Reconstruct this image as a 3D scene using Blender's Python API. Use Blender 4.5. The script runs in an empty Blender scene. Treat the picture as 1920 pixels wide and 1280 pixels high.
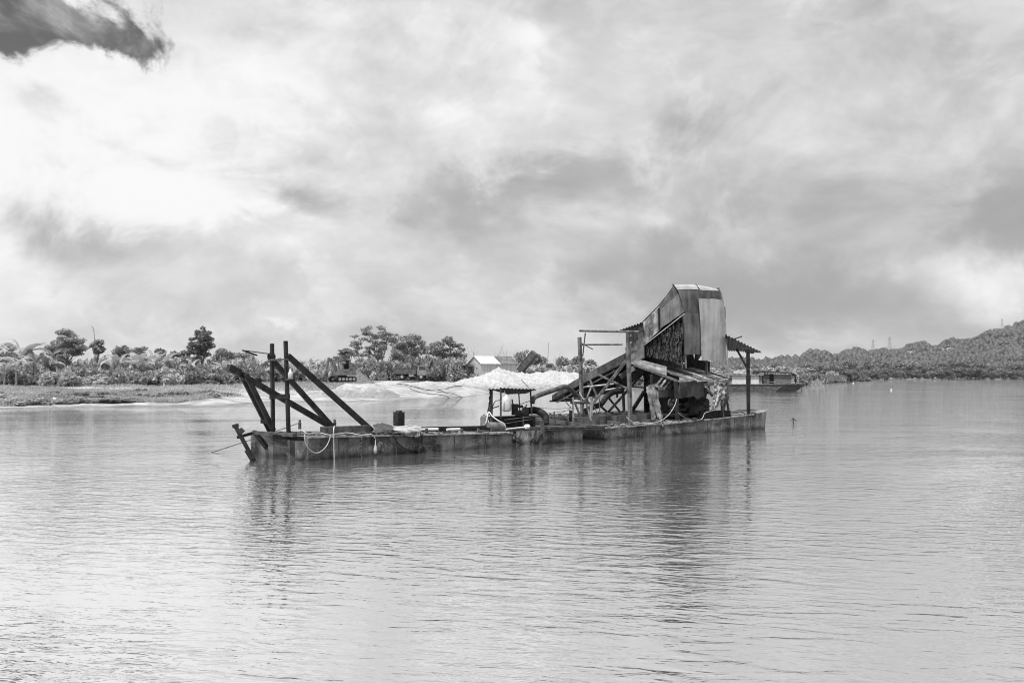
import bpy, math, random
import numpy as np
from mathutils import Vector, Matrix

# ------------------------------------------------------------------ camera, sky, sun, exposure
SC = bpy.context.scene
COL = SC.collection
F, HY, H = 1867.0, 702.0, 2.5          # focal length in photo pixels, horizon row, eye height (m)
cam_d = bpy.data.cameras.new('camera'); cam = bpy.data.objects.new('camera', cam_d); COL.objects.link(cam)
cam.location = (0, 0, H); cam.rotation_euler = (math.radians(90), 0, 0)
cam_d.sensor_width = 36.0; cam_d.lens = F/1920*36.0; cam_d.shift_y = (HY-640)/1920
cam_d.clip_start = 0.1; cam_d.clip_end = 20000
SC.camera = cam
SC.view_settings.view_transform = 'Standard'; SC.view_settings.look = 'None'
SC.view_settings.exposure = 0.0; SC.view_settings.gamma = 1.0
SC.cycles.use_denoising = True; SC.cycles.filter_width = 1.05
SC.cycles.max_bounces = 6; SC.cycles.transparent_max_bounces = 6
SC.cycles.caustics_reflective = False; SC.cycles.caustics_refractive = False

SUN_EL, SUN_AZ = math.radians(64), math.radians(207)   # azimuth clockwise from the view direction (+Y)
sd = Vector((math.sin(SUN_AZ)*math.cos(SUN_EL), math.cos(SUN_AZ)*math.cos(SUN_EL), math.sin(SUN_EL)))
sl = bpy.data.lights.new('sun', 'SUN'); sl.energy = 3.8; sl.angle = math.radians(3.0); sl.color = (1, 1, 1)
sun = bpy.data.objects.new('sun', sl); COL.objects.link(sun)
sun.rotation_euler = sd.to_track_quat('Z', 'Y').to_euler(); sun.location = (0, 0, 60)

class NT:
    """small helper that chains shader nodes"""
    def __init__(s, tree):
        s.t = tree; s.n = tree.nodes; s.l = tree.links
    def set(s, sock, v):
        if isinstance(v, bpy.types.NodeSocket): s.l.new(v, sock)
        elif v is not None: sock.default_value = v
    def node(s, typ, **kw):
        n = s.n.new(typ)
        for k, v in kw.items(): setattr(n, k, v)
        return n
    def m(s, op, a, b=None, c=None, clamp=False):
        n = s.n.new('ShaderNodeMath'); n.operation = op; n.use_clamp = clamp
        s.set(n.inputs[0], a)
        if b is not None: s.set(n.inputs[1], b)
        if c is not None: s.set(n.inputs[2], c)
        return n.outputs[0]
    def xyz(s, x, y, z):
        n = s.n.new('ShaderNodeCombineXYZ')
        s.set(n.inputs[0], x); s.set(n.inputs[1], y); s.set(n.inputs[2], z); return n.outputs[0]
    def sep(s, v):
        n = s.n.new('ShaderNodeSeparateXYZ'); s.l.new(v, n.inputs[0]); return n.outputs
    def noise(s, vec, scale, detail=5, rough=0.55, dist=0.0, w=None):
        n = s.n.new('ShaderNodeTexNoise'); n.noise_dimensions = '4D' if w is not None else '3D'
        s.set(n.inputs['Vector'], vec); s.set(n.inputs['Scale'], scale); n.inputs['Detail'].default_value = detail
        n.inputs['Roughness'].default_value = rough; n.inputs['Distortion'].default_value = dist
        if w is not None: n.inputs['W'].default_value = w
        return n.outputs['Fac']
    def ramp(s, fac, a, b, lo=0.0, hi=1.0, smooth=True):
        n = s.n.new('ShaderNodeMapRange'); n.interpolation_type = 'SMOOTHSTEP' if smooth else 'LINEAR'
        s.set(n.inputs[0], fac); s.set(n.inputs[1], a); s.set(n.inputs[2], b); s.set(n.inputs[3], lo); s.set(n.inputs[4], hi)
        return n.outputs[0]
    def mix(s, f, a, b):
        n = s.n.new('ShaderNodeMix'); n.data_type = 'FLOAT'
        s.set(n.inputs[0], f); s.set(n.inputs[2], a); s.set(n.inputs[3], b); return n.outputs[0]
    def scalevec(s, vec, sc):
        n = s.n.new('ShaderNodeVectorMath'); n.operation = 'MULTIPLY'; s.l.new(vec, n.inputs[0]); n.inputs[1].default_value = sc
        return n.outputs[0]

W = bpy.data.worlds.new('World'); SC.world = W; W.use_nodes = True
W.node_tree.nodes.clear()
w = NT(W.node_tree)
def build_sky():
    out = w.node('ShaderNodeOutputWorld'); bg = w.node('ShaderNodeBackground'); bg.inputs['Strength'].default_value = 0.1
    w.l.new(bg.outputs[0], out.inputs[0])
    tc = w.node('ShaderNodeTexCoord'); D = tc.outputs['Generated']
    x, y, z = w.sep(D); za = w.m('ABSOLUTE', z)
    # the clear sky behind the clouds, in the grey of a red-filtered black-and-white print
    sk = w.node('ShaderNodeTexSky', sky_type='NISHITA', sun_disc=False)
    sk.sun_elevation = SUN_EL; sk.sun_rotation = SUN_AZ; sk.altitude = 0; sk.air_density = 1; sk.dust_density = 1
    sep = w.node('ShaderNodeSeparateColor'); w.l.new(sk.outputs[0], sep.inputs[0])
    clear = w.m('ADD', w.m('MULTIPLY', sep.outputs[0], 0.6), w.m('MULTIPLY', sep.outputs[1], 0.1))
    # cloud deck in perspective: banks flatten towards the horizon
    den = w.m('ADD', za, 0.60)
    dx_, dy_ = w.m('DIVIDE', x, den), w.m('DIVIDE', y, den)
    deck = w.xyz(dx_, dy_, w.m('MULTIPLY', za, 1.5))
    deck2 = w.xyz(w.m('SUBTRACT', dx_, 0.06), w.m('SUBTRACT', dy_, 0.09), w.m('MULTIPLY', za, 1.5))
    az = w.m('ARCTAN2', x, y); el = w.m('ARCSINE', za)
    nA = w.noise(deck, 3.4, 8, 0.53, 0.25, w=SEED)
    nB = w.noise(deck2, 3.4, 5, 0.53, 0.25, w=SEED)
    nC = w.noise(w.scalevec(D, (1, 1, 1.7)), 4.6, 8, 0.60, 0.5, w=4.2)
    wx = w.m('SUBTRACT', nC, 0.5)
    nE = w.noise(D, 8.0, 7, 0.60, 0.4, w=9.4)
    azw = w.m('MULTIPLY_ADD', wx, 0.22, az); elw = w.m('MULTIPLY_ADD', w.m('SUBTRACT', nE, 0.5), 0.14, el)
    def field(lst):
        tot = None
        for px, py, rx, ry, amp in lst:
            a0 = math.atan((px-960)/F); e0 = math.atan((HY-py)/math.hypot(F, px-960))
            dx = w.m('MULTIPLY', w.m('SUBTRACT', azw, a0), F/rx); dy = w.m('MULTIPLY', w.m('SUBTRACT', elw, e0), F/ry)
            r2 = w.m('MULTIPLY_ADD', dx, dx, w.m('MULTIPLY', dy, dy)); g = w.m('POWER', 2.718, w.m('MULTIPLY', r2, -1.0))
            tot = w.m('MULTIPLY', g, amp) if tot is None else w.m('MULTIPLY_ADD', g, amp, tot)
        return tot
    nmix = w.m('MULTIPLY_ADD', nC, 0.5, w.m('MULTIPLY', nA, 0.5))
    dark = w.ramp(w.m('MULTIPLY_ADD', w.m('SUBTRACT', nmix, 0.5), 3.0, field(DARK)), 0.0, 1.5)
    lite = w.ramp(w.m('MULTIPLY_ADD', w.m('SUBTRACT', nmix, 0.5), -3.2, field(LITE)), 0.15, 1.4)
    # sunward left is brighter than the right
    val = w.m('MULTIPLY_ADD', w.m('SINE', az), -0.22, SKY_BASE)
    val = w.m('MULTIPLY_ADD', w.m('SUBTRACT', nB, nA), 0.8, val)
    val = w.m('MULTIPLY_ADD', w.m('SUBTRACT', nE, 0.5), 0.34, val)          # lit and shaded flanks
    val = w.m('MULTIPLY_ADD', w.m('SUBTRACT', nC, 0.5), -0.75, val)
    for nn, th, amp in ((nC, 0.515, 0.075), (nA, 0.50, 0.045), (nE, 0.53, 0.045)):     # bright crisp rims that fade into the body of each bank
        rim = w.m('MULTIPLY', w.ramp(nn, th, th+0.045), w.ramp(nn, th+0.045, th+0.20, 1.0, 0.0)); val = w.m('MULTIPLY_ADD', rim, amp, val)
    val = w.m('MULTIPLY_ADD', dark, -0.43, val); val = w.m('MULTIPLY_ADD', lite, 0.27, val)
    val = w.m('ADD', val, w.ramp(el, 0.0, 0.20, -0.11, 0.0))      # the cloud deck thickens and greys towards the horizon
    val = w.m('SMOOTH_MIN', w.m('SMOOTH_MAX', val, 0.38, 0.35), 0.97, 0.2)
    val = w.m('MULTIPLY', val, w.ramp(el, 0.28, 1.2, 1.0, 1.55))   # an overcast sky brightens towards the zenith
    gn = w.noise(D, 13.0, 8, 0.62, 0.8, w=5.5)
    hf = field(HOLES)
    gap = w.ramp(w.m('MULTIPLY_ADD', w.m('SUBTRACT', gn, 0.5), 4.6, w.m('MULTIPLY_ADD', w.m('SUBTRACT', nC, 0.5), 1.2, hf)), 0.20, 0.95)
    gap = w.m('MULTIPLY', w.m('MULTIPLY', gap, w.ramp(hf, 0.12, 0.40)), w.ramp(nE, 0.62, 0.44, 0.45, 1.0))
    col = w.mix(gap, w.m('MULTIPLY', val, 10.0), clear)
    w.l.new(w.xyz(col, col, col), bg.inputs['Color'])
SKY_BASE, SEED = 0.70, 2.6
DARK = [(1230, 480, 330, 100, 0.4), (1050, 350, 170, 60, 1.3), (100, 450, 240, 45, 1.0), (570, 385, 90, 45, 1.0), (1420, 440, 330, 130, 0.5), (1300, 585, 480, 55, 0.35), (1440, 560, 160, 50, 0.5),
        (1890, 430, 110, 80, 0.9), (640, 630, 520, 35, 0.45), (720, 70, 120, 80, 0.5), (860, 400, 130, 60, 0.6), (1030, 70, 150, 90, 0.5), (1300, 230, 250, 70, 0.3), (1700, 300, 300, 80, 0.3), (1560, 560, 240, 60, 0.3)]
LITE = [(70, 230, 240, 130, 0.95), (480, 150, 300, 110, 0.7), (200, 330, 300, 90, 0.5), (1840, 530, 120, 45, 1.2), (1140, 590, 110, 40, 0.9), (1480, 655, 260, 30, 0.8), (520, 582, 50, 12, 0.8), (400, 395, 130, 25, 0.7), (1780, 110, 180, 80, 0.5), (1180, 430, 45, 60, 0.5), (960, 130, 60, 100, 0.5), (100, 530, 200, 25, 0.4)]
HOLES = [(95, 38, 170, 46, 1.05), (240, 95, 70, 25, 0.85), (20, 95, 60, 30, 0.6)]
build_sky()

# ------------------------------------------------------------------ small modelling kit
UX, UY, VX, VY = 0.716, 0.698, -0.698, 0.716       # barge axes: u along the hull, v away from the near side
OX, OY = -5.894, 28.81
def UV(u, v, z): return Vector((OX+UX*u+VX*v, OY+UY*u+VY*v, z))
def ray(px, py): return (px-960)/F, (HY-py)/F
def Pd(px, py, d):
    k, s = ray(px, py); return Vector((k*d, d, H+s*d))
def Pz(px, py, z):
    k, s = ray(px, py); d = (z-H)/s; return Vector((k*d, d, z))
def Pv(px, py, v):
    k, s = ray(px, py); ox, oy = OX+VX*v, OY+VY*v
    t = (k*oy-ox)/(UX-UY*k); d = oy+UY*t; return Vector((k*d, d, H+s*d))
def Pu(px, py, u):
    k, s = ray(px, py); ox, oy = OX+UX*u, OY+UY*u
    t = (k*oy-ox)/(VX-VY*k); d = oy+VY*t; return Vector((k*d, d, H+s*d))
U3 = Vector((UX, UY, 0)); V3 = Vector((VX, VY, 0)); Z3 = Vector((0, 0, 1))

def tag(o, label=None, cat=None, group=None, kind=None):
    if label: o['label'] = label
    if cat: o['category'] = cat
    if group: o['group'] = group
    if kind: o['kind'] = kind
    return o
def empty(name, loc, label=None, cat=None, group=None):
    o = bpy.data.objects.new(name, None); COL.objects.link(o); o.location = loc; o.empty_display_size = 0.2
    return tag(o, label, cat, group)
def root_loc(p):
    v = Vector((0, 0, 0))
    while p is not None: v += p.location; p = p.parent
    return v
def link(name, me, mat=None, parent=None, smooth=False):
    o = bpy.data.objects.new(name, me); COL.objects.link(o)
    if mat is not None: me.materials.append(mat)
    if parent is not None: o.parent = parent
    if smooth:
        for p in me.polygons: p.use_smooth = True
        if len(me.polygons) < 5000: me.set_sharp_from_angle(angle=math.radians(42))
    return o
class MB:
    def __init__(s): s.v = []; s.f = []
    def add(s, vs, fs):
        n = len(s.v); s.v += [Vector(a) for a in vs]; s.f += [tuple(i+n for i in f) for f in fs]; return s
    def hexa(s, p):   # 8 corners: bottom loop 0-3, top loop 4-7
        return s.add(p, [(0, 3, 2, 1), (4, 5, 6, 7), (0, 1, 5, 4), (1, 2, 6, 5), (2, 3, 7, 6), (3, 0, 4, 7)])
    def box(s, x0, x1, y0, y1, z0, z1):
        return s.hexa([(x0, y0, z0), (x1, y0, z0), (x1, y1, z0), (x0, y1, z0), (x0, y0, z1), (x1, y0, z1), (x1, y1, z1), (x0, y1, z1)])
    def uvbox(s, u0, u1, v0, v1, z0, z1, z1b=None):
        z1b = z1 if z1b is None else z1b
        return s.hexa([UV(u0, v0, z0), UV(u1, v0, z0), UV(u1, v1, z0), UV(u0, v1, z0),
                       UV(u0, v0, z1), UV(u1, v0, z1b), UV(u1, v1, z1b), UV(u0, v1, z1)])
    def beam(s, a, b, wd, ht, side=None):
        a, b = Vector(a), Vector(b); d = (b-a).normalized()
        sd_ = Vector(side) if side is not None else d.cross(Z3)
        if sd_.length < 1e-3: sd_ = Vector((UX, UY, 0))
        sd_ = (sd_-d*sd_.dot(d)).normalized(); up = sd_.cross(d).normalized()
        x, y = sd_*wd/2, up*ht/2
        return s.hexa([a-x-y, a+x-y, a+x+y, a-x+y, b-x-y, b+x-y, b+x+y, b-x+y])
    def ibeam(s, a, b, wd, ht, t=0.02, side=None):
        a, b = Vector(a), Vector(b); d = (b-a).normalized()
        sd_ = Vector(side) if side is not None else d.cross(Z3)
        if sd_.length < 1e-3: sd_ = Vector((UX, UY, 0))
        sd_ = (sd_-d*sd_.dot(d)).normalized(); up = sd_.cross(d).normalized()
        o = up*(ht/2-t/2)
        s.beam(a+o, b+o, wd, t, sd_); s.beam(a-o, b-o, wd, t, sd_)
        return s.beam(a, b, t, ht-2*t, sd_)
    def tube(s, pts, r, n=8, cap=True):
        pts = [Vector(p) for p in pts]; rs = r if isinstance(r, (list, tuple)) else [r]*len(pts)
        base = len(s.v); prev = None
        for i, p in enumerate(pts):
            d = (pts[min(i+1, len(pts)-1)]-pts[max(i-1, 0)]).normalized()
            if prev is None: prev = d.orthogonal().normalized()
            prev = (prev-d*prev.dot(d)).normalized(); q = d.cross(prev)
            for k in range(n):
                a = 2*math.pi*k/n; s.v.append(p+(prev*math.cos(a)+q*math.sin(a))*rs[i])
        for i in range(len(pts)-1):
            for k in range(n):
                a, b = base+i*n+k, base+i*n+(k+1) % n
                s.f.append((a, b, b+n, a+n))
        if cap:
            s.f.append(tuple(base+k for k in reversed(range(n)))); e = base+(len(pts)-1)*n; s.f.append(tuple(e+k for k in range(n)))
        return s
    def lathe(s, c, prof, n=14, axis=None):
        """prof: (radius, height) pairs along the axis from c"""
        ax = Vector(axis).normalized() if axis is not None else Z3
        p = ax.orthogonal().normalized(); q = ax.cross(p); base = len(s.v); c = Vector(c)
        for r, h in prof:
            for k in range(n):
                a = 2*math.pi*k/n; s.v.append(c+ax*h+(p*math.cos(a)+q*math.sin(a))*max(r, 1e-4))
        for i in range(len(prof)-1):
            for k in range(n):
                a, b = base+i*n+k, base+i*n+(k+1) % n; s.f.append((a, b, b+n, a+n))
        s.f.append(tuple(base+k for k in reversed(range(n)))); e = base+(len(prof)-1)*n; s.f.append(tuple(e+k for k in range(n)))
        return s
    def grid(s, P):   # P[i][j] points
        n, m_ = len(P), len(P[0]); base = len(s.v)
        for r in P: s.v += [Vector(a) for a in r]
        for i in range(n-1):
            for j in range(m_-1):
                a = base+i*m_+j; s.f.append((a, a+1, a+1+m_, a+m_))
        return s
    def thick(s, P, t):  # closed slab from a grid of points, thickness along its normals
        n, m_ = len(P), len(P[0])
        P = [[Vector(a) for a in r] for r in P]; Q = []
        for i in range(n):
            row = []
            for j in range(m_):
                a = P[min(i+1, n-1)][j]-P[max(i-1, 0)][j]; b = P[i][min(j+1, m_-1)]-P[i][max(j-1, 0)]
                row.append(P[i][j]-a.cross(b).normalized()*t)
            Q.append(row)
        b0 = len(s.v); s.grid(P); b1 = len(s.v); base = len(s.f); s.grid(Q)
        s.f[base:] = [tuple(reversed(f)) for f in s.f[base:]]
        ring = [(0, j) for j in range(m_)]+[(i, m_-1) for i in range(1, n)]+[(n-1, j) for j in range(m_-2, -1, -1)]+[(i, 0) for i in range(n-2, 0, -1)]
        for q in range(len(ring)):
            (i, j), (k, l) = ring[q], ring[(q+1) % len(ring)]
            s.f.append((b0+i*m_+j, b1+i*m_+j, b1+k*m_+l, b0+k*m_+l))
        return s
    def corrugated(s, c00, c10, c11, c01, waves, amp, t=0.004, seg=6, rows=3, sag=0.0):
        """waves run across c00->c10; the ridges run along c00->c01"""
        c00, c10, c11, c01 = map(Vector, (c00, c10, c11, c01)); nrm = (c10-c00).cross(c01-c00).normalized()
        n = waves*seg; P = []
        for i in range(n+1):
            f = i/n; o = nrm*amp*math.sin(2*math.pi*waves*f); row = []
            for j in range(rows+1):
                g = j/rows
                row.append((c00*(1-f)+c10*f)*(1-g)+(c01*(1-f)+c11*f)*g+o-Z3*sag*math.sin(math.pi*g))
            P.append(row)
        return s.thick(P, t)
    def build(s, name, mat, parent=None, smooth=False):
        o_ = root_loc(parent); me = bpy.data.meshes.new(name)
        me.from_pydata([v-o_ for v in s.v], [], s.f); me.validate(); me.update()
        import bmesh
        bm = bmesh.new(); bm.from_mesh(me); bmesh.ops.recalc_face_normals(bm, faces=bm.faces); bm.to_mesh(me); bm.free()
        return link(name, me, mat, parent, smooth)
def solo(name, mb, mat, label, cat, group=None, smooth=False, at=None):
    """a thing that is one mesh: its origin sits at its base"""
    if at is None:
        zs = min(v.z for v in mb.v); c = sum((v for v in mb.v), Vector())/len(mb.v); at = Vector((c.x, c.y, zs))
    me = bpy.data.meshes.new(name); me.from_pydata([v-at for v in mb.v], [], mb.f); me.validate(); me.update()
    o = link(name, me, mat, None, smooth); o.location = at
    return tag(o, label, cat, group)
def np_mesh(name, V, Q):
    """mesh from numpy: vertices (n,3), faces (m,3 or 4)"""
    me = bpy.data.meshes.new(name); V = np.ascontiguousarray(V, np.float32); Q = np.ascontiguousarray(Q, np.int32)
    k = Q.shape[1]; me.vertices.add(len(V)); me.vertices.foreach_set('co', V.ravel())
    me.loops.add(Q.size); me.loops.foreach_set('vertex_index', Q.ravel())
    me.polygons.add(len(Q)); me.polygons.foreach_set('loop_start', np.arange(0, Q.size, k, dtype=np.int32))
    me.polygons.foreach_set('loop_total', np.full(len(Q), k, np.int32)); me.update(calc_edges=True); return me
def kids(o): return [c for c in bpy.data.objects if c.parent == o]
def copy_tree(o, parent=None, ch=None):
    c = o.copy(); COL.objects.link(c)
    if parent is not None: c.parent = parent
    for k in (ch if ch is not None else o.children): copy_tree(k, c)
    return c

# ------------------------------------------------------------------ materials (all grey: the place is shown in black and white)
MATS = {}
def mat_base(name):
    m = bpy.data.materials.new(name); m.use_nodes = True; m.node_tree.nodes.clear()
    t = NT(m.node_tree); out = t.node('ShaderNodeOutputMaterial'); MATS[name] = m
    return m, t, out
def worn(name, lo, hi, scale=3.0, streak=0.0, rough=0.75, fine=0.25, bump=0.15, metal=0.0, waterline=False, contrast=0.22):
    """weathered surface: blotches, vertical run marks, fine speckle"""
    m, t, out = mat_base(name)
    tc = t.node('ShaderNodeTexCoord'); g = t.node('ShaderNodeNewGeometry'); P = g.outputs['Position']
    n = t.ramp(t.noise(P, scale, 6, 0.6, 0.4), 0.5-contrast, 0.5+contrast)
    if streak > 0:
        st = t.ramp(t.noise(t.scalevec(P, (2.2, 2.2, 0.3)), scale*0.9, 5, 0.7), 0.34, 0.66)
        n = t.mix(streak, n, st)
    sp = t.noise(P, scale*14, 3, 0.6); n = t.m('MULTIPLY_ADD', t.m('SUBTRACT', sp, 0.5), fine*2, n, clamp=True)
    v = t.mix(n, lo, hi)
    if waterline:
        z = t.sep(P)[2]; zn = t.m('MULTIPLY_ADD', t.m('SUBTRACT', t.noise(P, 2.2, 4, 0.6), 0.5), 0.22, z)
        v = t.m('MULTIPLY', v, t.ramp(zn, 0.03, 0.20, 0.45, 1.0))
        crust = t.ramp(t.m('ABSOLUTE', t.m('SUBTRACT', zn, 0.27)), 0.09, 0.0)
        v = t.m('MULTIPLY_ADD', t.m('MULTIPLY', crust, t.ramp(sp, 0.45, 0.7)), 0.16, v)
    b = t.node('ShaderNodeBsdfPrincipled'); t.set(b.inputs['Base Color'], t.xyz(v, v, v))
    t.set(b.inputs['Roughness'], t.mix(n, min(1, rough+0.1), rough-0.1)); b.inputs['Metallic'].default_value = metal; b.inputs['Specular IOR Level'].default_value = 0.2
    if bump:
        bp = t.node('ShaderNodeBump'); bp.inputs['Strength'].default_value = bump; bp.inputs['Distance'].default_value = 0.03
        t.l.new(t.m('MULTIPLY_ADD', sp, 0.5, n), bp.inputs['Height']); t.l.new(bp.outputs[0], b.inputs['Normal'])
    t.l.new(b.outputs[0], out.inputs[0]); return m
def leafy(name, lo, hi, scale=1.2, trans=0.35, isl=0.45):
    m, t, out = mat_base(name)
    g = t.node('ShaderNodeNewGeometry'); oi = t.node('ShaderNodeObjectInfo')
    n = t.ramp(t.noise(g.outputs['Position'], scale, 4, 0.6), 0.3, 0.7)
    rnd = g.outputs['Random Per Island']
    n = t.mix(isl, n, rnd); n = t.mix(0.25, n, oi.outputs['Random'])
    v = t.mix(n, lo, hi); c = t.xyz(v, v, v)
    d = t.node('ShaderNodeBsdfDiffuse'); t.l.new(c, d.inputs[0])
    tr = t.node('ShaderNodeBsdfTranslucent'); t.l.new(c, tr.inputs[0])
    gl = t.node('ShaderNodeBsdfGlossy'); gl.inputs['Roughness'].default_value = 0.45
    gl.inputs[0].default_value = (0.8, 0.8, 0.8, 1)
    mx = t.node('ShaderNodeMixShader'); mx.inputs[0].default_value = trans
    t.l.new(d.outputs[0], mx.inputs[1]); t.l.new(tr.outputs[0], mx.inputs[2])
    m2 = t.node('ShaderNodeMixShader'); m2.inputs[0].default_value = 0.05
    t.l.new(mx.outputs[0], m2.inputs[1]); t.l.new(gl.outputs[0], m2.inputs[2])
    t.l.new(m2.outputs[0], out.inputs[0]); return m
M = {}
M['hull'] = worn('weathered_hull_steel', 0.03, 0.25, 1.4, 0.35, 0.8, 0.35, 0.3, waterline=True, contrast=0.13)
M['hull_pale'] = worn('pale_hull_steel', 0.045, 0.34, 1.2, 0.35, 0.8, 0.4, 0.3, waterline=True, contrast=0.13)
M['deck'] = worn('dirty_deck', 0.10, 0.34, 3.0, 0, 0.9, 0.5, 0.3)
M['rim'] = worn('scuffed_rim', 0.18, 0.5, 5.0, 0, 0.8, 0.5, 0.2, contrast=0.13)
M['steel'] = worn('dark_steel', 0.010, 0.045, 4.0, 0.2, 0.65, 0.3, 0.2)
M['steel_mid'] = worn('mid_steel', 0.04, 0.16, 4.0, 0.2, 0.7, 0.4, 0.2)
M['black'] = worn('soot_and_shade_black', 0.004, 0.016, 5.0, 0, 0.8, 0.3, 0.1)  # also stands for painted shade under the screen and in the housing
M['sheet'] = worn('streaked_sheet_metal', 0.07, 0.28, 1.1, 0.6, 0.5, 0.2, 0.25, metal=0.15, contrast=0.13)
M['sheet_pale'] = worn('pale_sheet_metal', 0.32, 0.66, 1.0, 0.55, 0.5, 0.2, 0.25, metal=0.1, contrast=0.13)
M['sheet_dark'] = worn('rusted_sheet_metal', 0.04, 0.18, 2.0, 0.45, 0.7, 0.3, 0.15, contrast=0.13)
M['sheet_patch'] = worn('spattered_sheet_metal', 0.07, 0.62, 2.6, 0.3, 0.7, 0.4, 0.2, contrast=0.13)
M['sheet_top'] = worn('sun_toned_sheet_metal', 0.5, 0.72, 2.0, 0.2, 0.6, 0.15, 0.05)  # sunlight on the hood top painted in as a paler tone; also side edging
M['roof'] = worn('dark_corrugated_iron', 0.006, 0.03, 2.5, 0.2, 0.7, 0.3, 0.1)
M['wood'] = worn('grey_timber', 0.05, 0.24, 3.0, 0.3, 0.85, 0.5, 0.3, contrast=0.13)
M['wood_pale'] = worn('pale_timber', 0.28, 0.55, 3.5, 0.3, 0.85, 0.5, 0.3, contrast=0.13)
M['wood_dark'] = worn('dark_timber', 0.03, 0.12, 3.5, 0.3, 0.85, 0.5, 0.3)
M['white'] = worn('chalky_white_paint', 0.62, 0.82, 3.0, 0.2, 0.6, 0.15, 0.05)
M['plastic'] = worn('milky_plastic', 0.55, 0.75, 5.0, 0, 0.4, 0.1, 0.0)
M['rope'] = worn('pale_rope', 0.42, 0.72, 20.0, 0, 0.95, 0.5, 0.1)
M['rope_dark'] = worn('tarred_rope', 0.04, 0.2, 20.0, 0, 0.95, 0.5, 0.1)
M['rubber'] = worn('black_rubber', 0.012, 0.04, 8.0, 0, 0.6, 0.2, 0.1)
M['cloth'] = worn('grubby_canvas', 0.16, 0.52, 4.0, 0.1, 0.95, 0.4, 0.3, contrast=0.13)
M['cloth_dark'] = worn('dark_canvas', 0.03, 0.12, 4.0, 0, 0.95, 0.4, 0.3)
M['tank'] = worn('painted_tank', 0.10, 0.24, 5.0, 0.2, 0.6, 0.3, 0.1)
M['dirtwheel'] = worn('dusty_rim', 0.25, 0.45, 6.0, 0, 0.8, 0.3, 0.1)
M['machine'] = worn('grimy_machine_paint', 0.07, 0.26, 3.0, 0.2, 0.6, 0.3, 0.1)
M['truck'] = worn('dull_truck_paint', 0.10, 0.30, 2.0, 0.2, 0.5, 0.3, 0.1)
M['wall'] = worn('shed_wall_boards', 0.36, 0.52, 1.2, 0.7, 0.85, 0.2, 0.1)
M['roof_pale'] = worn('pale_roof_sheet', 0.48, 0.68, 2.0, 0.4, 0.7, 0.2, 0.1)  # pale tone of the left roof sheets, same on both slopes
M['roof_worn'] = worn('stained_roof_sheet', 0.07, 0.24, 1.5, 0.3, 0.8, 0.3, 0.1)
M['bark'] = worn('tree_bark', 0.10, 0.26, 3.0, 0.3, 0.9, 0.4, 0.2)
M['bark_pale'] = worn('pale_bark', 0.22, 0.42, 3.0, 0.3, 0.9, 0.4, 0.2)
M['galvanised'] = worn('galvanised_steel', 0.25, 0.4, 0.3, 0, 0.6, 0.1, 0.0)
M['strips'] = worn('fibre_strips', 0.006, 0.14, 9.0, 0.1, 0.9, 0.4, 0.0, contrast=0.12)
M['glass'] = worn('dusty_glass', 0.03, 0.06, 2.0, 0, 0.15, 0.1, 0.0)
M['leaf'] = leafy('leaf_mid', 0.20, 0.48)
M['leaf_dark'] = leafy('leaf_dark', 0.12, 0.36)
M['leaf_pale'] = leafy('leaf_pale', 0.30, 0.60)
M['banana'] = leafy('banana_leaf', 0.26, 0.60, 2.0, 0.4)
M['forest'] = leafy('forest_leaf', 0.05, 0.14, 0.016, 0.2, 0.25)
M['shore_leaf'] = leafy('shore_leaf', 0.09, 0.32, 0.12, 0.3)
M['grass'] = leafy('grass_blade', 0.28, 0.62, 0.25, 0.3)

# ------------------------------------------------------------------ terrain and river
SHORE = np.array([[-900, 60], [-400, 66], [0, 72], [150, 78], [280, 79], [400, 79], [520, 92], [660, 92], [754, 99], [870, 111],
                  [917, 128], [1040, 133], [1110, 142], [1150, 200], [1200, 250], [1370, 240], [1480, 226], [1540, 262],
                  [1580, 330], [1620, 460], [1700, 500], [1920, 515], [2400, 530], [3000, 530]], float)
HILLS = [(1395, 1150, 672, 60, 190), (1465, 1000, 669, 40, 150), (1530, 900, 656, 36, 150), (1600, 1080, 652, 40, 170), (1655, 1300, 653, 40, 200), (1720, 1300, 641, 45, 220),
         (1790, 1250, 637, 50, 220), (1865, 1150, 621, 60, 230), (1940, 1200, 605, 80, 240), (2060, 1250, 580, 120, 260), (2250, 1300, 560, 150, 280), (1300, 1500, 684, 90, 250)]
_rs = np.random.RandomState(5)
_ph = [(_rs.uniform(-1, 1, 2), _rs.uniform(0, 6.28)) for _ in range(24)]
def wob(X, Y, wl, n=6, o=0):
    z = 0
    for i in range(n):
        (a, b), p = _ph[(i+o) % 24]; z = z+np.sin((a*X+b*Y)*2*np.pi/wl*(1+0.35*i)+p)/(1+0.4*i)
    return z/2.5
def ground_z(X, Y):
    X = np.asarray(X, float); Y = np.asarray(Y, float)
    px = 960+X/np.maximum(Y, 1)*F
    ds = np.interp(px, SHORE[:, 0], SHORE[:, 1])+wob(X, Y, 14)*1.2
    e = Y-ds
    z = np.interp(e, [-40, -8, 0, 3, 10, 26, 60, 120, 700, 5000], [-2.5, -0.5, 0, 0.10, 0.42, 1.15, 1.6, 1.9, 3.0, 6.0])
    z = z+np.clip(e/20, 0, 1)*wob(X, Y, 9, 6, 7)*0.12
    hz = 0
    for cx, d, ty, sx, sdp in HILLS:
        top = H+(HY-ty)/F*d-6.5
        hz = hz+(top*np.exp(-((px-cx)/sx)**2/2-((Y-d)/sdp)**2/2))**6
        hz = hz+(top*0.5*np.exp(-((px-cx-sx*0.6)/(sx*0.5))**2/2-((Y-d+sdp*1.1)/(sdp*0.5))**2/2))**6
    hz = hz**(1/6)*0.95
    far = np.clip((Y-580)/200, 0, 1)
    return z+hz*far*(1+0.10*wob(X, Y, 160, 5, 3))+far*np.minimum(hz, 20)*0.10*wob(X, Y, 70, 6, 9)
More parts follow.
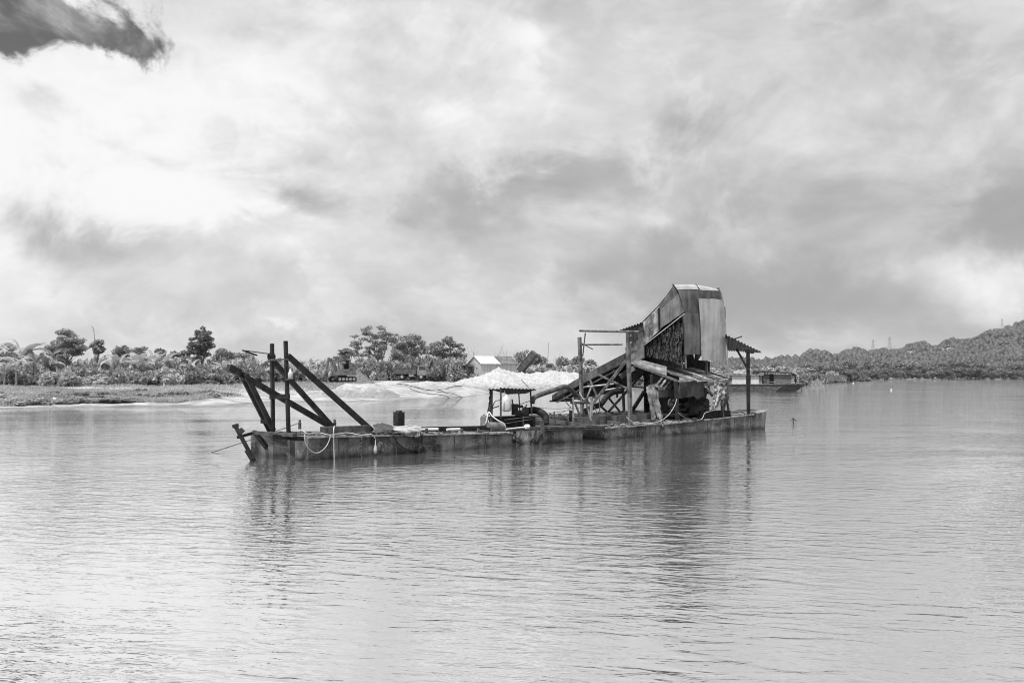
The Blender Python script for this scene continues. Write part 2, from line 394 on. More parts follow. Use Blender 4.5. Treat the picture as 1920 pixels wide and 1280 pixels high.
def gz(x, y): return float(ground_z(x, y))
def ground_mat():
    m, t, out = mat_base('bank_ground')
    g = t.node('ShaderNodeNewGeometry'); P = g.outputs['Position']
    at = t.node('ShaderNodeAttribute'); at.attribute_name = 'sand'
    n1 = t.noise(P, 0.5, 6, 0.65); n2 = t.noise(P, 4.0, 5, 0.65)
    soil = t.mix(t.ramp(n1, 0.38, 0.62), 0.14, 0.40); soil = t.m('MULTIPLY_ADD', t.m('SUBTRACT', n2, 0.5), 0.2, soil)
    sandv = t.mix(t.ramp(n1, 0.38, 0.62), 0.28, 0.48); sandv = t.m('MULTIPLY_ADD', t.m('SUBTRACT', n2, 0.5), 0.22, sandv)
    f = t.ramp(t.m('MULTIPLY_ADD', t.m('SUBTRACT', n2, 0.5), 0.5, at.outputs['Fac']), 0.35, 0.6)
    v = t.mix(f, soil, sandv)
    z = t.sep(P)[2]; v = t.m('MULTIPLY', v, t.ramp(t.m('MULTIPLY_ADD', t.m('SUBTRACT', n1, 0.5), 0.1, z), 0.0, 0.10, 0.6, 1.0))
    b = t.node('ShaderNodeBsdfPrincipled'); t.set(b.inputs['Base Color'], t.xyz(v, v, v)); b.inputs['Roughness'].default_value = 0.95
    b.inputs['Specular IOR Level'].default_value = 0.1
    bp = t.node('ShaderNodeBump'); bp.inputs['Strength'].default_value = 0.5; bp.inputs['Distance'].default_value = 0.25
    t.l.new(n2, bp.inputs['Height']); t.l.new(bp.outputs[0], b.inputs['Normal'])
    t.l.new(b.outputs[0], out.inputs[0]); return m
M['ground'] = ground_mat()
def build_ground():
    ks = np.linspace(-0.95, 1.0, 420); ds = np.exp(np.linspace(math.log(48), math.log(6000), 330))
    K, Dm = np.meshgrid(ks, ds); X = K*Dm; Y = Dm
    Z = ground_z(X, Y)
    n, m_ = K.shape; idx = np.arange(n*m_).reshape(n, m_)
    Q = np.stack([idx[:-1, :-1], idx[:-1, 1:], idx[1:, 1:], idx[1:, :-1]], -1).reshape(-1, 4)
    me = np_mesh('ground', np.stack([X, Y, Z], -1).reshape(-1, 3), Q)
    px = 960+K*F; e = Y-np.interp(px, SHORE[:, 0], SHORE[:, 1])
    zone = np.clip((px-330)/140, 0, 1)*np.clip((1190-px)/60, 0, 1)
    bl = np.interp(px, [200, 330, 450, 560], [0, 0.25, 0.8, 1]); beach = (1-bl)*np.interp(e, [0, 3.5, 6.0], [0.9, 0.8, 0])+bl*np.interp(e, [0, 14, 26, 60], [1, 1, 0.45, 0.1])
    beach = np.where(e < 3+4*bl, np.maximum(beach, 0.7), beach)
    beach = np.where(px > 1150, np.where(px > 1590, np.interp(e, [0, 1, 2], [0.5, 0.3, 0]), np.interp(e, [0, 1, 3], [0.5, 0.3, 0])), beach)
    path = np.exp(-((Y-105+0.01*px-wob(X, Y, 40)*0.8)/2.2)**2)*np.clip((470-px)/60, 0, 1)*1.0
    work = np.exp(-((px-830)/150)**2)*np.clip((e-20)/10, 0, 1)*np.clip((165-Y)/10, 0, 1)*0.6
    s = np.clip(np.maximum(np.maximum(beach, path), work), 0, 1)
    a = me.attributes.new('sand', 'FLOAT', 'POINT'); a.data.foreach_set('value', s.astype(np.float32).ravel())
    o = link('ground', me, M['ground'], None, True); tag(o, 'river bank with pale sand shore and grassy soil', None, None, 'structure')
build_ground()

def water_mat():
    m, t, out = mat_base('river_water')
    g = t.node('ShaderNodeNewGeometry'); P = g.outputs['Position']
    # wind ripples: crests run nearly across the view, with calm and ruffled patches
    rot = t.node('ShaderNodeVectorRotate', rotation_type='Z_AXIS'); t.l.new(P, rot.inputs['Vector']); rot.inputs['Angle'].default_value = math.radians(15)
    R = rot.outputs[0]
    r1 = t.noise(t.scalevec(R, (1.0, 2.5, 1)), 1.6, 3, 0.5, 0.6)
    r2 = t.noise(t.scalevec(R, (1.0, 2.2, 1)), 4.2, 2, 0.5, 0.3)
    r3 = t.noise(t.scalevec(P, (0.35, 0.7, 1)), 0.7, 2, 0.5)
    patch = t.ramp(t.noise(t.scalevec(P, (0.05, 0.085, 1)), 1.0, 4, 0.6, 0.8), 0.40, 0.60, 0.35, 1.15)
    h = t.m('MULTIPLY_ADD', r2, 0.22, r1); h = t.m('MULTIPLY_ADD', r3, 0.7, h); r4 = t.noise(t.scalevec(P, (0.14, 0.26, 1)), 1.0, 3, 0.55); h = t.m('MULTIPLY_ADD', r4, 1.6, h)
    bp = t.node('ShaderNodeBump'); bp.inputs['Distance'].default_value = WAVE
    if 'Filter Width' in bp.inputs: bp.inputs['Filter Width'].default_value = 0.03
    t.set(bp.inputs['Strength'], patch); t.l.new(h, bp.inputs['Height'])
    mud = t.mix(t.ramp(t.noise(t.scalevec(P, (0.03, 0.06, 1)), 1.0, 3, 0.5), 0.35, 0.65), MUD*0.9, MUD*1.1)
    d = t.node('ShaderNodeBsdfDiffuse'); t.l.new(t.xyz(mud, mud, mud), d.inputs[0])
    gl = t.node('ShaderNodeBsdfGlossy'); gl.inputs['Roughness'].default_value = 0.03; gl.inputs[0].default_value = (1, 1, 1, 1)
    t.l.new(bp.outputs[0], gl.inputs['Normal'])
    lw = t.node('ShaderNodeLayerWeight'); lw.inputs['Blend'].default_value = 0.5; t.l.new(bp.outputs[0], lw.inputs['Normal'])
    fac = t.ramp(lw.outputs['Facing'], 0.55, 1.0, WLO, 0.94, False)
    mx = t.node('ShaderNodeMixShader'); t.l.new(fac, mx.inputs[0]); t.l.new(d.outputs[0], mx.inputs[1]); t.l.new(gl.outputs[0], mx.inputs[2])
    t.l.new(mx.outputs[0], out.inputs[0]); return m
WAVE, MUD, WLO = 0.030, 0.19, 0.74
M['water'] = water_mat()
rv = MB().add([(-700, -60, 0), (900, -60, 0), (2500, 1200, 0), (-1500, 1200, 0)], [(0, 1, 2, 3)])
o = rv.build('river', M['water']); tag(o, 'broad calm grey river with fine wind ripples', None, None, 'structure')

# ------------------------------------------------------------------ the near dredge pontoon with its lifting frame
rng = random.Random(11)
def part(name, mb, mat, parent, smooth=False): return mb.build(name, M[mat], parent, smooth)
def bar(parent, name, a, b, wd, ht, mat, side=None, i=False):
    mb = MB(); (mb.ibeam(a, b, wd, ht, 0.022, side) if i else mb.beam(a, b, wd, ht, side)); return part(name, mb, mat, parent)
def rod(parent, name, pts, r, mat, n=8): return part(name, MB().tube(pts, r, n), mat, parent, True)
def curve(pts, n=14):
    """smooth line through points"""
    pts = [Vector(p) for p in pts]; P = [pts[0]*2-pts[1]]+pts+[pts[-1]*2-pts[-2]]; out = []
    for i in range(1, len(P)-2):
        for k in range(n):
            t = k/n; a, b, c, d = P[i-1], P[i], P[i+1], P[i+2]
            out.append(0.5*((2*b)+(c-a)*t+(2*a-5*b+4*c-d)*t*t+(3*b-a-3*c+d)*t**3))
    out.append(pts[-1]); return out
def sagline(a, b, sag, n=12):
    a, b = Vector(a), Vector(b); return [a.lerp(b, i/n)-Z3*sag*4*(i/n)*(1-i/n) for i in range(n+1)]
def plate_hull(u0, u1, v0, v1, zt0, zt1, rake0=0.0, rake1=0.0, zb=-0.35, seg=8, wav=0.012):
    """steel box hull with slightly buckled side plates"""
    mb = MB(); nz = 4; rr = random.Random(int(u0*100+v0*10))
    def ring(v):
        P = []
        for i in range(seg+1):
            f = i/seg; zt = zt0+(zt1-zt0)*f; row = []
            for j in range(nz+1):
                g = j/nz; z = zb+(zt-zb)*g
                u = u0+rake0*(1-g)+(u1-rake1*(1-g)-u0-rake0*(1-g))*f
                edge = (0 < j < nz) and (0 < i < seg)
                row.append(UV(u, v+(rr.uniform(-wav, wav) if edge else 0), z))
            P.append(row)
        return P
    A, B = ring(v0), ring(v1); mb.grid(A); mb.grid([list(r) for r in B])
    mb.grid([[A[i][nz], B[i][nz]] for i in range(seg+1)]); mb.grid([[A[i][0], B[i][0]] for i in range(seg+1)])
    mb.grid([[A[0][j], B[0][j]] for j in range(nz+1)]); mb.grid([[A[seg][j], B[seg][j]] for j in range(nz+1)])
    return mb
def finish(mb):
    """weld helper: merge double corners of a closed shell"""
    import bmesh
    me = bpy.data.meshes.new('t'); me.from_pydata(mb.v, [], mb.f); bm = bmesh.new(); bm.from_mesh(me)
    bmesh.ops.remove_doubles(bm, verts=bm.verts, dist=1e-4); bm.verts.ensure_lookup_table(); r = MB()
    r.v = [v.co.copy() for v in bm.verts]; r.f = [tuple(v.index for v in f.verts) for f in bm.faces]
    bm.free(); bpy.data.meshes.remove(me); return r

DP = empty('dredge_pontoon', UV(2, 1.6, 0), 'long low rusty pontoon with tall dark lifting frame and twin hulls at its end', 'barge')
zt = lambda u: 0.70-0.026*u
part('hull', finish(plate_hull(0.0, 4.2, 0, 0.72, zt(0), zt(4.2), 0.0, 0, seg=6)), 'hull', DP)
part('hull', finish(plate_hull(4.205, 8.25, 0.02, 0.72, zt(4.2), zt(8.25), seg=6)), 'hull_pale', DP)
part('hull', finish(plate_hull(0.0, 8.25, 1.94, 3.27, zt(0), zt(8.25), 0.0, 0, seg=8)), 'hull', DP)
part('bulkhead', MB().uvbox(1.5, 8.2, 0.722, 1.938, -0.3, 0.55, 0.42), 'hull', DP)
part('deck', MB().hexa([UV(1.5, 0.724, zt(1.5)-0.07), UV(8.2, 0.724, zt(8.2)-0.07), UV(8.2, 1.936, zt(8.2)-0.07), UV(1.5, 1.936, zt(1.5)-0.07),
     UV(1.5, 0.724, zt(1.5)-0.01), UV(8.2, 0.724, zt(8.2)-0.01), UV(8.2, 1.936, zt(8.2)-0.01), UV(1.5, 1.936, zt(1.5)-0.01)]), 'deck', DP)
for u0, u1 in ((0.0, 2.08), (2.09, 4.2), (4.21, 8.25)):      # rub rail along the deck edge
    bar(DP, 'rub_rail', UV(u0, -0.012, zt(u0)-0.012), UV(u1, -0.012, zt(u1)-0.012), 0.05, 0.05, 'rim')
for u in (1.05, 2.1, 3.2, 4.2, 5.6, 7.0):                     # welded seams on the side
    bar(DP, 'weld_seam', UV(u, -0.004 if u < 4.2 else 0.014, -0.1), UV(u, -0.004 if u < 4.2 else 0.014, zt(u)-0.05), 0.03, 0.016, 'steel_mid')
bar(DP, 'edge_strip', Pv(909, 811.8, -0.02), Pv(955, 810.6, -0.02), 0.03, 0.06, 'white')
for px in (913, 916, 930, 946, 950): part('bolt', MB().lathe(Pv(px, 811.5, -0.035), [(0.014, 0), (0.014, 0.012)], 6, -V3), 'black', DP)
bar(DP, 'end_beam', Pz(480, 811, 0.78), Pz(553, 815.5, 0.76), 0.16, 0.10, 'steel_mid')
bar(DP, 'end_beam', Pv(512, 818, 0.75), Pv(577, 822.5, 0.0)+Vector((-0.1, -0.06, 0)), 0.08, 0.12, 'black')
bar(DP, 'well_post', UV(0.35, 1.5, -0.3), UV(0.35, 1.5, 0.66), 0.14, 0.14, 'steel_mid', U3)
bar(DP, 'well_post', UV(1.2, 1.0, -0.3), UV(1.2, 1.0, 0.66), 0.12, 0.12, 'steel', U3)
# lifting frame
rB, lB = Pz(541, 812, 0.70), Pz(512, 810, 0.70)
rT = Pd(535.5, 639, rB.y); lT = Pd(510, 644, lB.y)
bar(DP, 'post', rB, rT, 0.10, 0.10, 'steel', U3); bar(DP, 'post', lB, lT, 0.10, 0.10, 'steel', U3)
vr = 2.1; vl = 3.0
bar(DP, 'brace', Pv(540, 667, vr), Pv(697, 807, vr), 0.12, 0.165, 'steel')
bar(DP, 'brace', Pv(513, 678, vl), Pv(625, 802, vl), 0.12, 0.155, 'steel')
bar(DP, 'crossbeam', Pd(504, 674.5, lB.y-0.1), Pd(541, 673.5, rB.y-0.1), 0.06, 0.05, 'steel_mid')
bar(DP, 'crossbeam', Pd(507, 744, lB.y-0.1), Pd(542, 742.5, rB.y-0.1), 0.08, 0.14, 'steel')
bar(DP, 'boom', Pv(431, 690, 2.5), Pv(627, 803.5, 2.5), 0.13, 0.17, 'steel')
part('boom_head', MB().beam(Pv(428, 688.5, 2.5), Pv(449, 699, 2.5), 0.24, 0.20), 'steel', DP)
part('boom_cleat', MB().beam(Pv(480, 711, 2.5), Pv(489, 715.5, 2.5), 0.10, 0.12), 'steel', DP)
bar(DP, 'strut', Pv(451, 701, 2.8), Pv(505, 808, 2.8), 0.08, 0.11, 'steel'); bar(DP, 'strut', Pv(461, 701, 2.35), Pv(513, 807, 2.35), 0.10, 0.14, 'steel')
bar(DP, 'crossbeam', Pv(490, 789.5, 2.8), Pv(510, 790.5, 2.4), 0.08, 0.12, 'steel')
part('pulley', MB().lathe(Pd(509, 668.5, lB.y)-V3*0.06, [(0.05, 0), (0.13, 0.02), (0.10, 0.06), (0.13, 0.10), (0.05, 0.12)], 12, V3), 'steel', DP, True)
bar(DP, 'outrigger', Pd(453.5, 656.3, lB.y-0.3), Pd(510, 664, lB.y), 0.12, 0.03, 'steel_mid'); bar(DP, 'outrigger', Pd(455, 656.8, lB.y-0.3), Pd(482, 666, lB.y-0.1), 0.10, 0.04, 'steel')
bar(DP, 'lamp_bracket', Pd(536, 711, rB.y-0.08), Pd(548, 711, rB.y-0.08), 0.06, 0.05, 'steel_mid')
# low arm and skids at the end
aB = Pz(476, 863, 0.0); aT = Pd(440, 796, aB.y)
bar(DP, 'ladder_arm', aB+(aB-aT)*0.15, aT, 0.10, 0.10, 'steel'); bar(DP, 'arm_cap', Pd(436.5, 799.5, aB.y), Pd(446.5, 796.5, aB.y), 0.12, 0.10, 'steel')
part('arm_clamp', MB().beam(Pd(449, 805, aB.y), Pd(455, 811, aB.y), 0.16, 0.14), 'steel', DP)
bar(DP, 'arm_link', Pd(446, 819.5, aB.y+0.1), Pz(479, 810, 0.76), 0.07, 0.08, 'steel')
part('arm_shoe', MB().beam(Pd(463, 843, aB.y), Pd(474, 861, aB.y), 0.16, 0.13), 'steel', DP)
bar(DP, 'skid', Pz(477, 809, 0.80), Pz(514, 856, -0.06), 0.13, 0.10, 'steel'); bar(DP, 'skid', Pz(480, 808, 0.82), Pz(556, 863, -0.08), 0.17, 0.06, 'wood')
for px, py in ((562, 803), (627.5, 802)):
    b = Pz(px, py, 0.70); part('bollard', MB().lathe(b-Z3*0.02, [(0.055, 0), (0.05, 0.16), (0.06, 0.17), (0.06, 0.2), (0.04, 0.21), (0.04, 0.31)], 10), 'steel_mid', DP, True)
bar(DP, 'cable_tray', Pv(605, 806, 1.5), Pv(690, 803, 1.5), 0.3, 0.2, 'steel_mid')
bar(DP, 'deck_pipe', UV(4.3, 0.75, 0.66), UV(8.1, 0.75, 0.60), 0.06, 0.07, 'black')
bar(DP, 'deck_pipe', UV(3.4, 1.25, 0.74), UV(8.1, 1.25, 0.64), 0.09, 0.09, 'steel')
for a, b in ((789, 821), (838, 862)): rod(DP, 'deck_pipe', [Pv(a, 805.2, 0.6), Pv(b, 804.3, 0.6)], 0.045, 'white')
for px in (800, 866, 897): bar(DP, 'pipe_bracket', Pv(px, 803, 0.4), Pv(px, 814, 0.4), 0.09, 0.05, 'steel_mid', U3)

# loose gear on and around that pontoon
def thing1(name, mb, mat, label, cat, group=None, smooth=True): return solo(name, mb, M[mat], label, cat, group, smooth)
thing1('anchor_rope', MB().tube(sagline(Pz(396, 848, 0.0), Pz(562, 792, 0.86), 0.02), 0.014, 6), 'rope_dark', 'taut dark line running from bollard down into the water', 'rope')
thing1('hanging_rope', MB().tube(curve([Pv(572, 813, -0.05), Pv(571, 822, -0.05), Pv(576, 837, -0.06), Pv(588, 848, -0.06), Pv(600, 847, -0.06), Pv(612, 836, -0.06), Pv(619, 820, -0.05), Pv(618, 815, -0.04)]), 0.014, 7), 'rope', 'thick white rope hanging in a U loop against the rusty hull', 'rope')
thing1('hanging_rope', MB().tube(curve([Pv(627, 799, 0.2), Pv(625.5, 806, -0.05), Pv(626, 835, -0.05), Pv(627, 866, -0.05)], 6), 0.018, 7), 'rope', 'straight white rope dropping from bollard over hull into water', 'rope')
thing1('chain', MB().tube([Pv(678+0.8*math.sin(i*1.3), 818+i*1.5, -0.04) for i in range(28)], [0.02+0.008*(i % 2) for i in range(28)], 6), 'rope_dark', 'knotted dark chain hanging down the rusty hull side', 'chain')
thing1('deck_rope', MB().tube(curve([Pv(566, 806, 0.3), Pv(578, 813, 0.1), Pv(598, 811, 0.3), Pv(620, 815, 0.05), Pv(650, 811, 0.25), Pv(676, 815, 0.03), Pv(696, 814, 0.0), Pv(704, 822, -0.05)]), 0.013, 6), 'rope', 'pale rope trailing along the pontoon deck edge', 'rope')
nb = MB(); c = Pv(705, 838, -0.1)
nb.lathe(Pv(704, 851, -0.09), [(0.01, 0), (0.05, 0.04), (0.062, 0.13), (0.04, 0.22), (0.02, 0.28), (0.012, 0.45)], 9)
t_ = thing1('float_bag', nb, 'rope', 'small pale net bag hanging from rope on the hull', 'bag')
cl = MB()
for k in range(4): cl.tube([Pv(714, 839, -0.1)+(U3*math.cos(a)*(0.13-0.02*k)+Z3*math.sin(a)*(0.17-0.02*k))-V3*0.02*k for a in [i*math.pi/8 for i in range(17)]], 0.016, 5)
thing1('rope_coil', cl, 'rope_dark', 'coil of dark rope hanging beside the pale net bag', 'rope')
can = empty('jerrycan', Pz(748, 798, 0.72), 'tall black ribbed plastic jerrycan standing on the deck', 'jerrycan')
b0 = can.location; wb = 0.155
mb = MB()
for i in range(5):
    z0, z1, g = 0.098*i, 0.098*i+0.09, wb
    mb.hexa([b0+U3*sx*g+V3*sy*g*0.8+Z3*z for z in (z0, z1) for sx, sy in ((-1, -1), (1, -1), (1, 1), (-1, 1))])
    if i < 4: mb.hexa([b0+U3*sx*(g-0.012)+V3*sy*(g-0.012)*0.8+Z3*z for z in (z1-0.002, z1+0.010) for sx, sy in ((-1, -1), (1, -1), (1, 1), (-1, 1))])
part('can_body', mb, 'rubber', can); part('cap', MB().lathe(b0+U3*0.07+Z3*0.478, [(0.05, 0), (0.05, 0.05), (0.03, 0.055)], 10), 'steel', can)
bar(can, 'handle', b0-U3*0.12+Z3*0.51, b0+U3*0.01+Z3*0.51, 0.04, 0.03, 'rubber'); bar(can, 'handle', b0-U3*0.11+Z3*0.478, b0-U3*0.11+Z3*0.50, 0.04, 0.03, 'rubber', U3)
def cloth(rows, wob_=0.03, t=0.008, seed=1, n=8):
    """hanging or heaped cloth: picked points, subdivided, then folded and frayed at its edges"""
    rr = random.Random(seed); R = [curve(r, n) for r in rows]; cols = []
    for j in range(len(R[0])): cols.append(curve([r[j] for r in R], n))
    ph = [rr.uniform(0, 6.28) for _ in range(6)]; fr = [rr.uniform(0.7, 1.5) for _ in range(3)]
    m_ = len(cols[0])-1
    for i, cc in enumerate(cols):
        rag = rr.uniform(-1, 1)*wob_*1.6
        for j, p in enumerate(cc):
            g = j/m_; a = wob_*(0.9*math.sin(i*fr[0]+ph[0]+1.5*g)+0.6*math.sin(i*fr[1]*2.1+ph[1]-2.5*g)+0.5*math.sin(j*fr[2]+ph[2]+i*0.3)+rr.uniform(-0.3, 0.3))
            e = wob_*0.8*rr.uniform(-1, 1) if i in (0, len(cols)-1) else 0
            cc[j] = p+Vector((VX*a, VY*a, a*0.35))+U3*e-Z3*(rag*max(0, g-0.7)*3)
    return MB().thick(cols, t)
thing1('tarpaulin', cloth([[Pv(738, 800, 0.9), Pv(760, 798, 0.95), Pv(778, 797, 0.9), Pv(789, 799, 0.8)],
    [Pv(736, 804, 0.45), Pv(757, 801.5, 0.4), Pv(778, 800, 0.4), Pv(790, 803, 0.35)],
    [Pv(738, 806, -0.04), Pv(757, 805, -0.06), Pv(779, 805, -0.06), Pv(791, 806, -0.05)],
    [Pv(741, 809, -0.07), Pv(760, 815, -0.1), Pv(778, 819, -0.1), Pv(788, 815, -0.08)]], 0.022, seed=3), 'cloth', 'crumpled pale tarpaulin draped over the pontoon edge', 'tarpaulin')
thing1('tarpaulin', cloth([[Pv(700, 797, 1.2), Pv(716, 793, 1.2), Pv(733, 797, 1.1)], [Pv(702, 803, 0.7), Pv(718, 799, 0.7), Pv(738, 801, 0.6)],
    [Pv(703, 811, 0.1), Pv(720, 806, 0.1), Pv(737, 805, 0.05)], [Pv(706, 816, 0.03), Pv(722, 816, 0.03), Pv(735, 813, 0.03)]], 0.022, seed=8), 'cloth_dark', 'heap of dark tarpaulin at the foot of the long brace', 'tarpaulin')
thing1('hose', MB().tube(curve([Pv(737, 806, 0.1), Pv(738, 815, -0.06), Pv(746, 830, -0.07), Pv(760, 841, -0.07), Pv(775, 843, -0.07), Pv(786, 840, -0.08), Pv(791, 830, -0.07), Pv(791.5, 813, 0.0)]), 0.024, 7), 'rubber', 'black hose slung in a deep loop along the hull', 'hose')
ty = MB(); c = Pv(790.5, 844, -0.12)
ty.tube([c+(U3*math.cos(a)+Z3*math.sin(a))*0.11 for a in [i*math.pi/8 for i in range(17)]], 0.055, 8, False)
thing1('tyre_fender', ty, 'rubber', 'small black tyre fender hanging at the hull joint', 'tyre')
jug = MB().lathe(Pd(544.5, 710.5, rB.y-0.1), [(0.06, 0), (0.075, 0.02), (0.075, 0.17), (0.05, 0.22), (0.025, 0.25), (0.028, 0.30), (0.02, 0.31)], 10)
thing1('plastic_jug', jug, 'plastic', 'white plastic jug on a bracket of the lifting frame post', 'jug')

# ------------------------------------------------------------------ the pump pontoon with its little shelter
PP = empty('pump_pontoon', UV(9.7, 1.6, 0), 'short rusty pontoon carrying the engine under a small iron roof', 'barge')
zp = 0.48
part('hull', finish(plate_hull(9.73, 11.9, 0, 1.31, zp, zp, seg=4)), 'hull_pale', PP)
part('hull', finish(plate_hull(8.3, 12.2, 1.45, 3.4, 0.5, 0.5, seg=4)), 'hull', PP)
bar(PP, 'coupling_beam', Pv(921, 806, 0.3), Pv(1014, 803, 0.3), 0.10, 0.13, 'steel_mid')
bar(PP, 'deck_beam', Pv(1015, 804.5, -0.03), Pv(1134, 801.5, -0.03), 0.09, 0.10, 'steel_mid', i=True)
bar(PP, 'deck_beam', Pv(1025, 800.5, 0.7), Pv(1130, 798, 0.7), 0.25, 0.06, 'wood')
bar(PP, 'stanchion', Pv(1015, 788, -0.02), Pv(1019, 819, -0.04), 0.12, 0.10, 'steel_mid', U3)
bar(PP, 'v_strut', Pv(963, 820, 0.15), Pz(983, 834, -0.05), 0.06, 0.09, 'wood'); bar(PP, 'v_strut', Pv(1016, 809.5, -0.06), Pz(989, 834.5, -0.05), 0.06, 0.09, 'wood')
bar(PP, 'coupling_plate', Pv(960, 815, -0.01), Pv(968, 815, -0.01), 0.02, 0.10, 'steel_mid')
d0 = 36.2
part('engine_bed', MB().hexa([Pd(924, 799, d0), Pd(1000, 801, d0+0.6), Pd(1004, 800, d0+2.0), Pd(930, 798, d0+1.8), Pd(924, 781, d0), Pd(1000, 778, d0+0.6), Pd(1004, 778, d0+2.0), Pd(930, 780, d0+1.8)]), 'black', PP)
for a, b in (((945, 787), (1010, 779)), ((947, 794), (1000, 785))): rod(PP, 'guard_rail', [Pd(a[0], a[1], d0-0.15), Pd(b[0], b[1], d0+0.1)], 0.014, 'steel_mid', 6)
rod(PP, 'guard_rail', [Pd(981, 780, d0), Pd(981, 799, d0)], 0.018, 'steel_mid', 6)
rod(PP, 'white_pipe', [Pv(948, 804.6, 0.25), Pv(985, 800.5, 0.25)], 0.03, 'white')
fg = Pv(988, 800, 0.2); part('pipe_flange', MB().lathe(fg-U3*0.08, [(0.07, 0), (0.095, 0.03), (0.06, 0.06), (0.095, 0.10), (0.09, 0.16), (0.04, 0.17)], 12, U3), 'white', PP, True)
for (x0, y0), (x1, y1), d, r in (((921, 790), (921.5, 731), 36.2, 0.052), ((939, 783), (939, 730), 35.9, 0.032), ((997, 777), (994.5, 731), 36.8, 0.032), ((975, 775), (972.5, 734), 38.4, 0.025)):
    rod(PP, 'shelter_post', [Pd(x0, y0, d), Pd(x1, y1, d)], r, 'wood_dark', 7)
rf = MB().corrugated(Pd(915.5, 729.2, 36.0), Pd(1006, 729.2, 36.6), Pd(985, 736.5, 38.7), Pd(940, 735.5, 38.5), 13, 0.018, rows=4, sag=0.0)
rfo = part('shelter_roof', rf, 'roof', PP)
rf2 = MB().corrugated(Pd(937, 727.0, 36.2), Pd(1000, 729.8, 36.7), Pd(983, 737.2, 38.5), Pd(950, 739, 38.3), 9, 0.018, rows=4, sag=0.03)
part('roof_sheet', rf2, 'roof', PP)
bar(PP, 'roof_batten', Pd(916, 730.5, 36.05), Pd(1005, 730.8, 36.65), 0.04, 0.03, 'wood_dark')
rod(PP, 'roof_stick', [Pd(977.5, 711, 37), Pd(992, 728, 36.7)], 0.012, 'wood_dark', 5)
thing1('canvas_strip', cloth([[Pd(917, 731, 36.1), Pd(923, 731, 36.2)], [Pd(916, 750, 36.1), Pd(922, 750, 36.15)], [Pd(913.5, 771, 36.1), Pd(919, 768, 36.1)], [Pd(916, 779, 36.1), Pd(920, 776, 36.1)]], 0.02, seed=5), 'cloth_dark', 'torn dark canvas strip hanging down the shelter corner post', 'canvas')
jb = empty('water_container', Pd(949.5, 771, 36.3), 'big milky plastic container hanging under the small iron roof', 'container')
part('container_body', MB().lathe(Pd(949.5, 771, 36.3), [(0.10, 0), (0.17, 0.03), (0.185, 0.10), (0.185, 0.38), (0.15, 0.50), (0.06, 0.57), (0.045, 0.62)], 14), 'plastic', jb, True)
part('hanging_cord', MB().tube(curve([Pd(949.5, 740, 36.3), Pd(946, 734, 36.25), Pd(945, 727, 36.3)], 5), 0.012, 5), 'rope', jb, True)
# engine and pump
EN = empty('pump_engine', Pd(972, 779, 36.9), 'grimy black diesel engine under the small iron roof', 'engine')
def dblock(name, x0, x1, y0, y1, d_a, d_b, mat, par): return part(name, MB().hexa([Pd(x0, y1, d_a), Pd(x1, y1, d_a), Pd(x1, y1, d_b), Pd(x0, y1, d_b), Pd(x0, y0, d_a), Pd(x1, y0, d_a), Pd(x1, y0, d_b), Pd(x0, y0, d_b)]), mat, par)
dblock('cylinder_block', 959, 972, 757, 778, 36.5, 37.2, 'black', EN); dblock('crankcase', 966, 992, 769, 779, 36.4, 37.3, 'black', EN)
rod(EN, 'exhaust_pipe', [Pd(960, 748, 36.6), Pd(962, 758, 36.6)], 0.025, 'steel', 6)
part('flywheel', MB().lathe(Pd(986, 771, 36.3), [(0.05, 0), (0.17, 0.01), (0.17, 0.08), (0.05, 0.09)], 16, V3), 'steel', EN, True)
bar(EN, 'lever', Pd(972, 774, 36.4), Pd(968, 757, 36.4), 0.03, 0.03, 'steel'); bar(EN, 'lever', Pd(978, 776, 36.4), Pd(988, 758, 36.5), 0.03, 0.03, 'steel')
bar(EN, 'fuel_tank', Pd(968, 761, 36.9), Pd(981, 762, 36.9), 0.25, 0.09, 'steel'); rod(EN, 'fuel_line', curve([Pd(970, 760, 36.8), Pd(985, 754, 36.8), Pd(999, 750, 36.9)], 5), 0.012, 'steel', 5)
bar(EN, 'throttle_arm', Pd(924.5, 764.5, 36.3), Pd(936, 761, 36.3), 0.04, 0.04, 'steel')
DH = thing1('flexible_hose', MB().tube(curve([Pd(986, 771, 37.4), Pd(1001, 769, 37.2), Pd(1014, 772.5, 37.0), Pd(1022.5, 781, 36.9), Pd(1023, 795, 36.8)], 8), [0.125+0.012*(i % 2) for i in range(33)], 12), 'rubber', 'fat ribbed black suction hose arching beside the shelter', 'hose')
thing1('delivery_pipe', MB().tube(curve([Pd(998, 755, 37.3), Pd(1001, 746, 37.4), Pd(1012, 740, 37.8), Pd(1040, 730.5, 38.9), Pd(1057, 725, 39.6), Pd(1066, 727, 40.0), Pd(1075, 735, 40.4), Pd(1086, 746, 40.9)], 7), 0.095, 12), 'steel_mid', 'long bent steel delivery pipe rising from the shelter to the chute', 'pipe')
gt = empty('gas_cylinder', Pd(907.5, 802, 35.6), 'upright weathered gas cylinder beside the shelter post', 'cylinder')
part('bottle', MB().lathe(Pd(907.5, 802, 35.6), [(0.10, 0), (0.135, 0.03), (0.135, 0.36), (0.10, 0.43), (0.04, 0.46), (0.03, 0.49)], 14), 'tank', gt, True)
fd = MB().lathe(Pd(914, 799, 35.0), [(0.05, 0), (0.15, 0.03), (0.155, 0.3), (0.15, 0.58), (0.05, 0.61)], 14, Vector((0.95, 0.3, -0.03)))
dr = solo('steel_drum', fd, M['tank'], 'rusty drum lying on its side in front of the shelter', 'drum', None, True)
